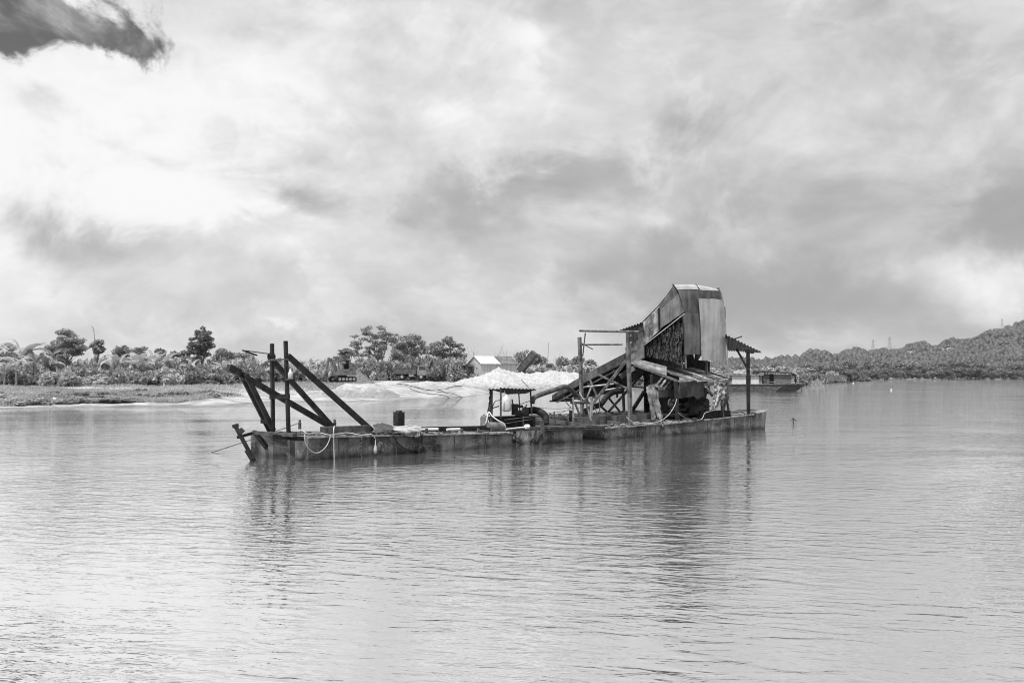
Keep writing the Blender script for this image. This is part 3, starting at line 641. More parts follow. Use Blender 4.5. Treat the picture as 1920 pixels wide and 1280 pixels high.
thing1('air_hose', MB().tube(curve([Pd(906, 797, 35.4), Pd(911, 792, 35.3), Pd(914, 780, 35.5), Pd(917, 772, 35.9), Pd(923, 780, 35.3), Pd(934, 788, 34.9), Pd(945, 794, 34.8), Pd(948, 801, 34.8)], 6), 0.022, 6), 'rope', 'pale air hose looping over the lying drum', 'hose')
thing1('loop_hose', MB().tube(curve([Pd(923, 777, 36.3), Pd(924, 762, 36.4), Pd(929, 752, 36.5), Pd(938, 750, 36.5)], 6), 0.016, 6), 'rubber', 'thin dark hose bowing out from the shelter corner', 'hose')
# pipe frames and winch between the pontoons
WF = empty('winch_frame', Pz(1095, 800, 0.52), 'pale pipe frame with a small winch beside the elevator foot', 'frame')
wd = 40.2
bar(WF, 'leg', Pd(1074, 744, wd), Pd(1075.5, 797, wd), 0.05, 0.06, 'wood_pale', U3); bar(WF, 'leg', Pd(1109, 745, wd+0.3), Pd(1108, 797, wd+0.3), 0.11, 0.06, 'wood_pale', U3)
bar(WF, 'leg', Pd(1078, 755, wd), Pd(1095, 799, wd), 0.07, 0.06, 'steel_mid', U3); bar(WF, 'leg', Pd(1098, 752, wd), Pd(1108, 788, wd), 0.05, 0.05, 'wood_pale', U3)
rod(WF, 'top_rail', [Pd(1056, 746, wd), Pd(1134, 746.5, wd+0.4)], 0.018, 'steel_mid', 6)
rod(WF, 'winch_drum', [Pd(1070, 754.5, wd), Pd(1106, 755, wd+0.3)], 0.055, 'steel_mid', 10)
part('gear_wheel', MB().lathe(Pd(1098, 751, wd-0.1), [(0.03, 0), (0.12, 0.01), (0.12, 0.06), (0.03, 0.07)], 12, -V3), 'steel_mid', WF, True)
rod(WF, 'handle', [Pd(1086, 735, wd-0.1), Pd(1094, 748, wd-0.1)], 0.02, 'white', 6)
for a, b in (((1056, 747), (1070, 764)), ((1112, 758), (1122, 780)), ((1124, 747), (1124, 776))): rod(WF, 'stay', [Pd(*a, wd), Pd(*b, wd)], 0.018, 'steel_mid', 6)
for i, (a, b) in enumerate((((1000, 762), (1072, 764)), ((1022, 782), (1076, 762)), ((1020, 775), (1110, 757)))):
    thing1('stay_wire', MB().tube(sagline(Pd(*a, 37.4), Pd(*b, 40.3), 0.06), 0.009, 5), 'steel_mid', ('slack grey wire from hose top to winch frame', 'low grey wire from hose foot to winch frame', 'grey wire crossing from hose to the far winch leg')[i], 'wire')
st = MB().tube([Pd(1039, 796, 38.4), Pd(1039, 771, 38.4)], 0.03, 7)
thing1('stub_post', st, 'steel_mid', 'short stub post with clamp on the pump pontoon', 'post')
dblock('fuel_box', 1067, 1073, 769, 796, 40.6, 41.1, 'steel', WF)

# ------------------------------------------------------------------ the screening barge: twin hulls, elevator housing, screen deck
SB = empty('screening_barge', UV(18.5, 2.8, 0), 'twin hulled rusty barge with tall sheet metal elevator housing', 'barge')
def bow_hull(v0, v1, prof, uend, mat):
    """prof: (u, top z); ends in a rounded raked bow"""
    mb = MB(); secs = []
    us = [p[0] for p in prof]; zs = [p[1] for p in prof]
    body = list(np.linspace(us[0], uend-0.8, 12)); nose = [uend-0.8+0.8*math.sin(a) for a in np.linspace(0.15, math.pi/2, 9)]
    vm, hw = (v0+v1)/2, (v1-v0)/2; nz = 4
    for u in body+nose:
        f = max(0.0, (u-(uend-0.8))/0.8); wsc = math.sqrt(max(0.0, 1-f**2.4))*0.98+0.02; z1 = float(np.interp(u, us, zs))
        rake0 = 0.0
        loop = []
        for side in (-1, 1):
            col = []
            for j in range(nz+1):
                g = j/nz; z = -0.35+(z1+0.35)*g
                uu = u-(1-g)*0.42*f+(1-g)*0.62*max(0, 1-(u-us[0])/0.8)
                bev = 0 if side > 0 else 0
                col.append(UV(uu, vm+side*hw*wsc, z))
            loop.append(col)
        secs.append(loop)
    mb.grid([s[0] for s in secs]); mb.grid([s[1] for s in secs])
    mb.grid([[s[0][nz], s[1][nz]] for s in secs]); mb.grid([[s[0][0], s[1][0]] for s in secs])
    mb.grid([[secs[0][0][j], secs[0][1][j]] for j in range(nz+1)]); mb.grid([[secs[-1][0][j], secs[-1][1][j]] for j in range(nz+1)])
    return part('hull', finish(mb), mat, SB)
ztop = [(12.9, 0.46), (17, 0.50), (19.9, 0.58), (23.2, 0.67), (25.2, 0.86)]
bow_hull(0.0, 1.7, ztop, 25.2, 'hull_pale'); bow_hull(4.3, 6.0, [(12.6, 0.74), (20, 0.72), (24.4, 0.85)], 24.4, 'hull')
zs_ = lambda u: float(np.interp(u, [p[0] for p in ztop], [p[1] for p in ztop]))
for u in (16.3, 19.95, 22.0, 23.3, 24.1): bar(SB, 'weld_seam', UV(u, -0.004, -0.1), UV(u, -0.004, zs_(u)-0.04), 0.03, 0.016, 'steel_mid')
us_ = [13.2, 15, 17, 19.9, 22, 23.6]
for a, b in zip(us_[:-1], us_[1:]): bar(SB, 'rub_rail', UV(a, -0.01, zs_(a)-0.015), UV(b-0.01, -0.01, zs_(b)-0.015), 0.05, 0.05, 'rim')
for u in (13.6, 15.6, 17.6, 19.6, 21.6, 23.2): bar(SB, 'cross_girder', UV(u, 1.2, zs_(u)+0.02), UV(u, 4.8, 0.70), 0.16, 0.12, 'steel_mid')
part('well_coaming', MB().uvbox(13.6, 18.6, 1.9, 2.0, 0.2, 0.80), 'hull', SB); part('well_coaming', MB().uvbox(18.7, 22.2, 1.9, 2.0, 0.2, 0.72), 'hull', SB)
part('deck_tank', MB().uvbox(22.4, 24.3, 3.4, 4.7, 0.5, 1.18), 'hull_pale', SB)
part('tank_filler', MB().lathe(UV(22.9, 3.7, 1.18), [(0.05, 0), (0.05, 0.06), (0.07, 0.07), (0.07, 0.11)], 10), 'black', SB)
for a, b in ((21.0, 21.9), (20.0, 20.95)): part('deck_box', MB().uvbox(a, b, 0.12, 0.5, 0.5, 0.92), 'black', SB)
# posts and yards
def post(a, b, wd=0.13, mat='steel_mid'): return bar(SB, 'post', a, b, wd, wd, mat, U3)
pA = Pv(1182, 799, 0.25); post(pA, Pd(1177.5, 623, pA.y), 0.13, 'wood')
pB = Pv(1092, 780, 4.7); post(pB, Pd(1086.5, 632, pB.y), 0.13, 'wood')
rod(SB, 'yard', [Pd(1088, 646, pB.y), Pd(1166, 645.5, pA.y+1.2)], 0.04, 'wood', 7); rod(SB, 'yard', [Pd(1087, 620, pB.y), Pd(1198, 622, pA.y+0.3)], 0.05, 'wood', 7)
rod(SB, 'pennant_stick', [Pd(1097.5, 624, pB.y-0.3), Pd(1092.5, 668, pB.y-0.3)], 0.028, 'wood_dark', 6); rod(SB, 'pennant_stick', [Pd(1090, 643, pB.y-0.3), Pd(1112, 655, pB.y-0.3)], 0.022, 'wood_dark', 6)
post(Pv(1403.5, 778, 0.12), Pd(1402.5, 655, Pv(1403.5, 778, 0.12).y), 0.12, 'steel')
bar(SB, 'knee_brace', Pd(1403, 694, 45.1), Pd(1381, 654, 45.6), 0.07, 0.07, 'steel')
bar(SB, 'roof_beam', Pd(1398, 658, 45.1), Pd(1412, 660, 45.4), 0.1, 0.14, 'steel')
# lean-to roof at the far end, seen from below
A, B, Cc, Dd = Pv(1360, 627, 0.4), Pv(1429, 660.5, 0.3), Pv(1412, 660, 3.6), Pv(1360, 657, 3.6)
part('lean_to_roof', MB().corrugated(A, B, Cc, Dd, 12, 0.03, rows=3), 'roof', SB)
bar(SB, 'roof_pole', Pd(1375, 636, 45), Pd(1391, 630.5, 45), 0.06, 0.06, 'wood_dark')
# iron scrap roof at the near end
part('scrap_roof', MB().corrugated(Pu(1157, 621, 18.2), Pu(1205, 604, 18.2), Pd(1206, 610, 46), Pd(1185, 622, 46), 9, 0.03, rows=2), 'roof', SB)
# elevator trough rising towards the near side
u_s = 19.0
def trough(pts_top, pts_bot, w_):
    mb = MB(); T = [Pu(x, y, u_s) for x, y in pts_top]; Bt = [Pu(x, y, u_s) for x, y in pts_bot]
    return T, Bt
T, Bt = trough([(1035, 741), (1076, 713.5), (1120, 689), (1170, 663), (1192, 650)], [(1035, 750.5), (1076, 728), (1120, 706), (1170, 681), (1192, 668)], 0)
for i in range(4): part('trough_side', MB().thick([[T[i], T[i+1]], [Bt[i], Bt[i+1]]], 0.05), 'sheet_dark' if i % 2 else 'wood_dark', SB)
far = U3*1.3
part('trough_side', MB().thick([[p+far for p in T], [p+far for p in Bt]], 0.05), 'sheet_dark', SB)
part('trough_floor', MB().thick([[p-Z3*0.02 for p in Bt], [p+far-Z3*0.02 for p in Bt]], 0.05), 'black', SB)
for f in (0.15, 0.45, 0.75): p = Bt[0].lerp(Bt[-1], f); bar(SB, 'trough_rib', p-Z3*0.1, p+far-Z3*0.1, 0.08, 0.1, 'steel')
bar(SB, 'trough_lip', Bt[0]-U3*0.1-Z3*0.03, Bt[0]+far+U3*0.1-Z3*0.03, 0.16, 0.08, 'steel')
bar(SB, 'trough_chord', Pu(1160, 690, u_s)-Z3*0.05, Pu(1044, 752, u_s)-Z3*0.05, 0.08, 0.06, 'steel_mid')
tray = [Pu(1046, 750, 19.6), Pu(1170, 682, 19.6), Pv(1214, 692, 2.6), Pv(1166, 734, 4.6), Pv(1092, 745, 6.2)]
part('return_tray', MB().thick([[tray[0], tray[1], tray[2]], [tray[0]+(tray[4]-tray[0])*0.9, tray[4].lerp(tray[3], 0.6), tray[3]]], 0.06), 'black', SB)
for f in (0.3, 0.6, 0.85): bar(SB, 'tray_rib', (tray[0]).lerp(tray[1], f)-Z3*0.08-V3*0.1, tray[4].lerp(tray[3], f)-Z3*0.08-V3*0.1, 0.07, 0.07, 'steel')
# braces under it
for (x0, y0), (x1, y1), va, vb, w_, mt in (((1174, 676), (1095, 778), 3.4, 4.6, 0.16, 'wood'), ((1212, 692), (1140, 773), 3.2, 4.5, 0.16, 'steel'), ((1208, 734), (1184, 772), 3.2, 4.5, 0.15, 'steel'),
      ((1106, 711), (1119, 742), 5.5, 5.2, 0.10, 'wood'), ((1122, 702), (1176, 728), 5.0, 3.3, 0.09, 'wood'), ((1110, 722), (1100, 748), 5.5, 5.2, 0.07, 'wood'), ((1139, 743), (1162, 771), 4.6, 4.4, 0.09, 'steel'),
      ((1127, 762), (1137, 771), 4.6, 4.6, 0.09, 'steel'), ((1168, 727), (1170, 770), 4.4, 4.4, 0.11, 'steel'), ((1158, 722), (1157, 745), 4.4, 4.4, 0.08, 'steel'), ((1205, 698), (1216, 722), 3.3, 3.3, 0.09, 'steel'),
      ((1190, 690), (1164, 706), 3.2, 3.8, 0.30, 'wood'), ((1225, 706), (1208, 730), 2.6, 3.2, 0.10, 'steel'), ((1241, 735), (1214, 775), 3.8, 3.8, 0.11, 'steel')):
    bar(SB, 'brace', Pv(x0, y0, va), Pv(x1, y1, vb), w_, w_*0.7, mt)
rod(SB, 'slurry_pipe', curve([Pv(1098, 770, 4.4), Pv(1112, 763, 4.4), Pv(1127, 757, 4.4), Pv(1138, 743, 4.4), Pv(1150, 735, 4.4), Pv(1163, 733, 4.4)], 6), 0.13, 'steel', 10)
for yy, xa, xb in ((722.5, 1094, 1150), (729, 1130, 1165)): rod(SB, 'side_rail', [Pv(xa, yy+3, 5.0), Pv(xb, yy-3, 4.4)], 0.035, 'white', 6)
rod(SB, 'side_rail', curve([Pv(1184, 708, 4.6), Pv(1205, 713, 4.6), Pv(1222, 722, 4.6)], 4), 0.04, 'wood', 6); rod(SB, 'side_rail', [Pv(1186, 724, 4.8), Pv(1222, 727, 4.8)], 0.05, 'wood', 6)
# housing, side sheets (all in the plane of the trough side)
def sheet(name, pts, mat, t=0.02, off=0.0, n=5, buck=0.02, seed=0):
    """four corners on the trough plane, lightly buckled"""
    rr = random.Random(seed); c = [Pu(x, y, u_s-off) for x, y in pts]; P = []
    for i in range(n+1):
        f = i/n; row = []
        for j in range(4):
            g = j/3; p = (c[0].lerp(c[1], f)).lerp(c[3].lerp(c[2], f), g); row.append(p+U3*rr.uniform(-buck, buck)*(0 < i < n))
        P.append(row)
    return part(name, MB().thick(P, t), mat, SB)
sheet('side_sheet', [(1263, 536), (1234, 575), (1237, 590), (1271, 552)], 'sheet_dark', off=0.02, seed=1)
sheet('side_sheet', [(1271, 551), (1234, 585), (1236, 617), (1283, 585)], 'sheet', off=0.04, seed=2)
sheet('side_sheet', [(1236, 573), (1204, 606), (1210, 645), (1238, 617)], 'sheet_patch', off=0.06, seed=3)
sheet('side_sheet', [(1206, 604), (1179, 634), (1186, 645), (1208, 626)], 'sheet_patch', off=0.03, seed=4)
sheet('side_sheet', [(1234, 590), (1202, 624), (1207, 646), (1238, 618)], 'sheet_patch', off=0.09, seed=5)
sheet('side_sheet', [(1207, 628), (1180, 650), (1180, 678), (1208, 671)], 'wood_pale', off=0.05, seed=6)
sheet('side_sheet', [(1190, 638), (1172, 652), (1174, 668), (1196, 655)], 'sheet_patch', off=0.07, seed=9)
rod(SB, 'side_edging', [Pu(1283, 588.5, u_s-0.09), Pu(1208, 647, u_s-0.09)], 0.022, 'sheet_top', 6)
bar(SB, 'side_strap', Pu(1235, 578, u_s-0.13), Pu(1236, 618, u_s-0.13), 0.06, 0.03, 'black', V3)
sheet('side_gusset', [(1276, 562), (1270, 548), (1277, 600), (1284, 586)], 'black', off=0.0, n=3, seed=7)
# top: hood rising along the elevator, then curved over
arcn = 7
def roofstrip(ua, ub, mat):
    prof = [(1179, 628), (1204, 603), (1234, 572), (1250, 552), (1262, 535)]
    P0 = [Pu(x, y, u_s) for x, y in prof]; e = Pv(1269.6, 543, 1.0); last = P0[-1]
    P0 += [Vector((last.x*(1-f)+e.x*f, last.y*(1-f)+e.y*f, last.z+0.05*math.sin(math.pi*f)-(last.z-e.z)*f*f)) for f in (0.35, 0.7, 1.0)]
    rows = []
    for p in P0:
        row = []
        for k in range(6):
            f = ua+(ub-ua)*k/5; row.append(p+U3*f+Z3*0.10*math.sin(math.pi*f/3.3))
        rows.append(row)
    return part('hood_sheet', MB().thick(rows, 0.02), mat, SB)
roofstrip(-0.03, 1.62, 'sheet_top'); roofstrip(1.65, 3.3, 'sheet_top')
for f in (-0.04, 1.635, 3.32):
    p = Pu(1262, 534, u_s); q = Pv(1269.6, 543, 1.0); h = Z3*(0.10*math.sin(math.pi*max(0, min(3.3, f))/3.3)+0.03)
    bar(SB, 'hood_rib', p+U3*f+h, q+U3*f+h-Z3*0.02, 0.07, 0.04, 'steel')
# end face
def ends(pts, mat, off=0.0, n=6, m_=6, bulge=0.05, seed=0, rag=0.0):
    rr = random.Random(seed); c = [Pv(x, y, 1.0-off) for x, y in pts]; P = []
    for i in range(n+1):
        f = i/n; row = []
        for j in range(m_+1):
            g = j/m_; p = c[0].lerp(c[1], f).lerp(c[3].lerp(c[2], f), g)
            row.append(p-V3*(bulge*math.sin(math.pi*f)+bulge*1.5*math.sin(math.pi*g)*0.5)+Z3*(rag*rr.uniform(-1, 1) if j in (0, m_) else 0))
        P.append(row)
    return part('end_sheet', MB().thick(P, 0.02), mat, SB)
ends([(1269.6, 543), (1311, 544), (1314, 592), (1283, 588)], 'sheet', 0.0, seed=1, bulge=0.03)
ends([(1278, 586), (1313, 588), (1313.5, 663.5), (1283, 665)], 'sheet', 0.03, seed=2, bulge=0.05)
ends([(1309, 543.5), (1349.5, 545.5), (1354.5, 567), (1312, 565)], 'sheet_dark', 0.02, seed=3, bulge=0.02)
ends([(1309.5, 559), (1355, 562), (1361.5, 676), (1315.5, 675)], 'sheet_pale', 0.10, seed=4, bulge=0.05, rag=0.02)
sheetd = [Pv(1353, 575, 0.9), Pv(1360, 575, 0.9), Pv(1361, 598, 0.9), Pv(1355, 597, 0.9)]
part('end_flap', MB().thick([[sheetd[0], sheetd[1]], [sheetd[3], sheetd[2]]], 0.03), 'steel', SB)
rod(SB, 'corner_pole', curve([Pv(1346, 538, 0.98), Pv(1353, 555, 0.95), Pv(1358, 590, 0.9), Pv(1362, 650, 0.85), Pv(1366.5, 712, 0.8)], 5), 0.045, 'wood_pale', 7)
rod(SB, 'corner_pole', [Pv(1281, 590, 1.08), Pv(1285, 665, 1.08), Pv(1286, 690, 1.08)], 0.045, 'wood_pale', 7)
for x0, y0, x1, y1 in ((1293, 640, 1299, 676), (1307, 640, 1304, 690), (1319, 655, 1304, 677)): bar(SB, 'inner_frame', Pv(x0, y0, 2.6), Pv(x1, y1, 2.6), 0.12, 0.1, 'steel')
# far side of the housing and black sheets painting in its interior shade
for i in range(4):
    prof = [(1179, 628), (1204, 603), (1234, 572), (1262, 535)]
farw = [Pu(x, y, u_s)+U3*3.28 for x, y in ((1180, 630), (1204, 606), (1234, 575), (1262, 538))]
part('far_sheet', MB().thick([[p, p-Z3*1.3] for p in farw], 0.02), 'sheet_dark', SB)
part('shade_sheet', MB().thick([[UV(19.5, 2.5, 5.4), UV(22.2, 2.5, 5.4)], [UV(19.5, 2.3, 3.05), UV(22.2, 2.3, 3.05)]], 0.04), 'black', SB)
part('shade_sheet', MB().thick([[UV(19.35, 3.4, 4.4), UV(19.35, 1.25, 5.9)], [UV(19.35, 3.4, 3.15), UV(19.35, 1.25, 2.75)]], 0.03), 'black', SB)
cur = MB(); rr = random.Random(4)       # strips of rubber and fibre hanging inside the housing mouth
for k in range(340):
    f = rr.random(); x = 1211+f*70; ytop = np.interp(x, [1208, 1283], [645, 590])+rr.uniform(0, 1)**1.3*float(np.interp(x, [1208, 1283], [16, 78])); ybot = np.interp(x, [1208, 1283], [668, 682])
    ln = rr.uniform(8, 26); a = Pu(x, ytop, u_s+rr.uniform(0.05, 0.28)); b = Pu(x+rr.uniform(-1.2, 1.2), min(ytop+ln, ybot), u_s+rr.uniform(0.0, 0.25))
    cur.beam(a, b, rr.uniform(0.012, 0.035), 0.006, V3)
o = part('hanging_strips', cur, 'strips', SB); o['kind'] = 'stuff'
# screen deck: planks running down towards the near side
def bedpt(u, f): return UV(u, 3.5-3.35*f, 3.18-0.92*f)
bw = 3.3/9
for k in range(9):
    ua = 19.0+bw*k; d_ = rr.uniform(-0.02, 0.02); l = rr.uniform(-0.05, 0.06)
    part('screen_plank', MB().thick([[bedpt(ua+0.015, 0)+Z3*d_, bedpt(ua+bw-0.015, 0)+Z3*d_], [bedpt(ua+0.015, 0.96+l)+Z3*d_, bedpt(ua+bw-0.015, 0.96+l)+Z3*d_]], 0.05), ('wood', 'sheet_patch', 'wood_dark')[k % 3], SB)
for u in (20.1, 20.18): rod(SB, 'screen_rail', [bedpt(u, 0.25)+Z3*0.08, bedpt(u, 0.93)+Z3*0.08], 0.035, 'wood_pale', 6)
sheet('side_board', [(1182, 669), (1250, 687), (1250, 703.5), (1184, 682)], 'wood_pale', off=0.08, seed=12)
bar(SB, 'side_rail', Pu(1190, 684, u_s-0.05), Pu(1268, 713, u_s-0.05), 0.1, 0.09, 'wood')
part('back_board', MB().thick([[Pv(1285, 672, 2.2), Pv(1331, 677, 1.9)], [Pv(1285, 692, 2.2), Pv(1331, 700, 1.9)]], 0.06), 'black', SB)
bar(SB, 'board_post', Pv(1325, 675, 1.0), Pv(1325, 712, 1.0), 0.10, 0.08, 'wood', U3)
for x0, x1 in ((1281, 1279), (1283, 1286)): rod(SB, 'prop', [Pv(x0, 667, 1.3), Pv(x1, 690, 1.3)], 0.025, 'wood_pale', 6)
bar(SB, 'screen_edge', Pv(1331, 698, 0.6), Pv(1369, 711.5, 0.3), 0.08, 0.05, 'steel'); bar(SB, 'screen_sill', Pv(1268, 714, 0.3), Pv(1341, 713.5, 0.1), 0.07, 0.06, 'wood_pale'); bar(SB, 'screen_sill', Pv(1321, 721.5, 0.1), Pv(1368, 714, 0.1), 0.09, 0.12, 'wood')
bar(SB, 'screen_brace', Pv(1300, 704, 0.3), Pv(1325, 714, 0.3), 0.04, 0.04, 'wood_pale')
# supports
for (x0, y0), (x1, y1), v_, w_, mt in (((1267, 714), (1270.5, 787), 0.25, 0.13, 'steel'), ((1275, 720), (1272, 745), 0.3, 0.07, 'wood'), ((1223, 702), (1222, 775), 2.2, 0.14, 'steel'), ((1364, 716), (1356, 772), 0.3, 0.10, 'wood'), ((1353, 740), (1355, 782), 0.15, 0.10, 'wood'),
       ((1323, 724), (1336, 742), 0.3, 0.09, 'wood_pale'), ((1360, 735), (1366, 768), 0.4, 0.08, 'wood')):
    bar(SB, 'support', Pv(x0, y0, v_), Pv(x1, y1, v_), w_, w_, mt, U3)
# chutes, bin and black shade fill under the screen
part('chute', MB().thick([[Pv(1226, 698, 2.2), Pv(1262, 716, 1.6)], [Pv(1226, 718, 2.2), Pv(1240, 733, 1.6)]], 0.06), 'wood_dark', SB)
for k in range(3): bar(SB, 'chute_slat', Pv(1258-k*8, 712-k*2, 1.5), Pv(1243-k*8, 731-k*2, 1.5), 0.10, 0.04, ('wood', 'wood_pale', 'wood')[k])
mb = MB(); top = [Pv(1275, 716, 0.55), Pv(1321, 713, 0.55)]; mid_ = [Pv(1276, 736, 0.6), Pv(1320, 735, 0.6)]; bot = [Pv(1306, 748, 0.9), Pv(1320, 743, 0.9)]
mb.thick([[top[0], top[0].lerp(top[1], 0.35), top[0].lerp(top[1], 0.7), top[1]], [Pv(1277, 728, 0.6), Pv(1292, 726, 0.56), Pv(1308, 727, 0.55), Pv(1320.5, 727, 0.55)], [Pv(1279, 746, 0.75), Pv(1297, 739, 0.6), Pv(1308, 748, 0.65), Pv(1320, 742, 0.6)]], 0.05)
part('bin_front', mb, 'sheet', SB); part('bin_patch', MB().thick([[Pv(1274, 729, 0.52), Pv(1293, 725, 0.5)], [Pv(1274.5, 747, 0.6), Pv(1299, 743, 0.55)]], 0.03), 'sheet_dark', SB)
part('bin_rim', MB().beam(Pv(1274, 715, 0.5), Pv(1322, 713.5, 0.5), 0.07, 0.05), 'wood_pale', SB)
part('bin_side', MB().thick([[UV(20.9, 0.62, 2.25), UV(20.9, 1.8, 2.25)], [UV(20.9, 0.7, 1.5), UV(20.9, 1.8, 1.2)]], 0.05), 'sheet_dark', SB)
part('shade_backdrop', MB().thick([[UV(19.7, 3.2, 2.9), UV(22.3, 3.2, 2.9)], [UV(19.7, 3.2, 0.72), UV(22.3, 3.2, 0.72)]], 0.05), 'black', SB)  # black sheet that paints in the shade behind the machinery
part('machine_floor', MB().uvbox(18.6, 22.4, 0.9, 3.1, 0.72, 0.80), 'steel', SB)
part('shade_block', MB().uvbox(20.15, 22.25, 1.65, 3.1, 0.81, 2.05), 'black', SB)  # added black block that stands for the shade under the screen deck
GE = empty('drive_engine', UV(20.2, 1.0, 0.8), 'dark greasy drive engine under the sloping screen deck', 'engine')
part('block', MB().uvbox(19.3, 20.1, 1.6, 2.4, 0.8, 1.5), 'black', GE); part('head', MB().uvbox(19.4, 19.95, 1.7, 2.3, 1.5, 1.85), 'machine', GE)
part('air_filter', MB().lathe(UV(19.65, 1.9, 1.85), [(0.15, 0), (0.18, 0.05), (0.18, 0.22), (0.1, 0.28), (0.06, 0.45), (0.09, 0.5)], 12), 'dirtwheel', GE, True)
part('pulley', MB().lathe(UV(19.4, 1.55, 1.25), [(0.05, 0), (0.22, 0.01), (0.22, 0.09), (0.05, 0.1)], 16, -V3), 'steel_mid', GE, True)
part('gearbox', MB().uvbox(20.7, 21.6, 0.9, 1.5, 0.8, 1.12), 'steel_mid', GE)
part('gear_wheel', MB().lathe(UV(21.1, 0.9, 1.25), [(0.04, 0), (0.2, 0.01), (0.2, 0.08), (0.04, 0.1)], 14, -V3), 'steel_mid', GE, True)
rod(GE, 'belt_guard', [UV(19.2, 1.4, 0.95), UV(20.3, 1.4, 0.95)], 0.05, 'steel_mid', 6); rod(GE, 'belt_guard', [UV(19.2, 1.4, 1.2), UV(20.2, 1.4, 1.2)], 0.04, 'steel_mid', 6)
er = random.Random(21)
for k in range(16):
    u_, v_, z_ = er.uniform(19.1, 22.1), er.uniform(0.95, 1.7), er.uniform(0.85, 1.9); dv = Vector((er.uniform(-1, 1), er.uniform(-0.6, 0.6), er.uniform(-0.7, 0.7)))*er.uniform(0.2, 0.55); a = UV(u_, v_, z_)
    if k % 2: rod(GE, 'pipe', curve([a, a+dv*0.5+Z3*0.08, a+dv], 4), er.uniform(0.018, 0.05), er.choice(['black', 'steel', 'steel_mid']), 7)
    else: bar(GE, 'bracket', a, a+dv, er.uniform(0.04, 0.12), er.uniform(0.04, 0.15), er.choice(['black', 'steel', 'steel']))
for u_, z_, r_ in ((20.6, 1.7, 0.17), (21.5, 1.75, 0.12), (19.9, 1.15, 0.14)): part('belt_wheel', MB().lathe(UV(u_, 1.1, z_), [(0.03, 0), (r_, 0.01), (r_, 0.06), (0.03, 0.08)], 14, -V3), 'steel', GE, True)
# grit, scraps and dried mud along the decks
def debris(par, spots, n, seed):
    rr = random.Random(seed); mb = MB()
    for k in range(n):
        u0, u1, v0, v1, zf = spots[rr.randrange(len(spots))]; u = rr.uniform(u0, u1); v = rr.uniform(v0, v1); z = zf(u); s = rr.uniform(0.02, 0.07); a = rr.uniform(0, 3.14); d_ = (U3*math.cos(a)+V3*math.sin(a))*s*rr.uniform(0.6, 2.2)
        p = UV(u, v, z+s*0.25); mb.beam(p-d_, p+d_+Z3*rr.uniform(-0.01, 0.03), s, s*rr.uniform(0.3, 1.0))
    o = part('deck_debris', mb, 'wood_dark', par); o['kind'] = 'stuff'
debris(SB, [(13.2, 24.0, 0.05, 1.6, zs_), (13.5, 23.5, 4.35, 5.2, lambda u: 0.74)], 320, 1)
debris(DP, [(0.2, 8.1, 0.05, 0.65, zt), (0.3, 8.1, 2.0, 3.0, zt), (1.6, 8.0, 0.8, 1.9, zt)], 240, 2)
debris(PP, [(9.8, 11.8, 0.05, 1.25, lambda u: 0.48), (8.5, 12.0, 1.5, 3.2, lambda u: 0.5)], 140, 3)
# hanging canvas and rags
thing1('bark_canvas', cloth([[Pv(1211, 727, 1.3), Pv(1216, 722, 1.25), Pv(1222, 722, 1.2)], [Pv(1214, 742, 1.0), Pv(1219, 741, 0.95), Pv(1224, 741, 0.95)], [Pv(1219, 765, 0.7), Pv(1223, 765, 0.65), Pv(1227, 764, 0.65)], [Pv(1222, 786, 0.5), Pv(1225, 788, 0.45), Pv(1228, 785, 0.4)]], 0.03, 0.012, 6), 'wood', 'narrow stiff canvas strip slumped from screen rail to deck', 'canvas')
thing1('bark_canvas', cloth([[Pv(1221, 721, 1.15), Pv(1226, 720, 1.1), Pv(1231, 724, 1.05)], [Pv(1223, 742, 0.9), Pv(1228, 741, 0.85), Pv(1233, 742, 0.85)], [Pv(1228, 766, 0.6), Pv(1232, 766, 0.5), Pv(1237, 766, 0.5)], [Pv(1232, 782, 0.35), Pv(1237, 786, 0.25), Pv(1242, 782, 0.2)]], 0.035, 0.012, 16), 'wood', 'wider stiff canvas strip hanging beside the narrow one', 'canvas')
thing1('canvas_tail', cloth([[Pv(1232, 768, 0.5), Pv(1237, 765, 0.5)], [Pv(1236, 784, 0.2), Pv(1241, 782, 0.15)], [Pv(1240.5, 797, -0.05), Pv(1244, 795, -0.05)], [Pv(1243, 807, -0.08), Pv(1245.5, 806, -0.08)]], 0.02, 0.01, 7), 'wood', 'ragged end of grey canvas hanging over the hull edge', 'canvas')
thing1('canvas_fold', cloth([[Pv(1225, 722, 1.1), Pv(1231, 726, 0.9)], [Pv(1232, 719, 1.0), Pv(1236, 727, 0.8)], [Pv(1240, 728, 0.9), Pv(1239, 734, 0.8)]], 0.02, 0.01, 9), 'wood', 'bent flap of stiff canvas over the screen side rail', 'canvas')
thing1('ragged_tarpaulin', cloth([[Pv(1337, 713, 0.05), Pv(1345, 712, -0.02), Pv(1352, 716, -0.05)], [Pv(1338, 728, 0.0), Pv(1349, 726, -0.08), Pv(1360, 731, -0.08)], [Pv(1337, 744, 0.0), Pv(1346, 745, -0.08), Pv(1356, 742, -0.05)], [Pv(1335, 758, 0.0), Pv(1341, 757, -0.05), Pv(1346, 758, 0.0)], [Pv(1330, 770, 0.0), Pv(1335, 767, -0.02), Pv(1340, 765, 0.05)]], 0.05, 0.008, 12), 'cloth', 'torn pale tarpaulin bunched at the lower end of the screen', 'tarpaulin')
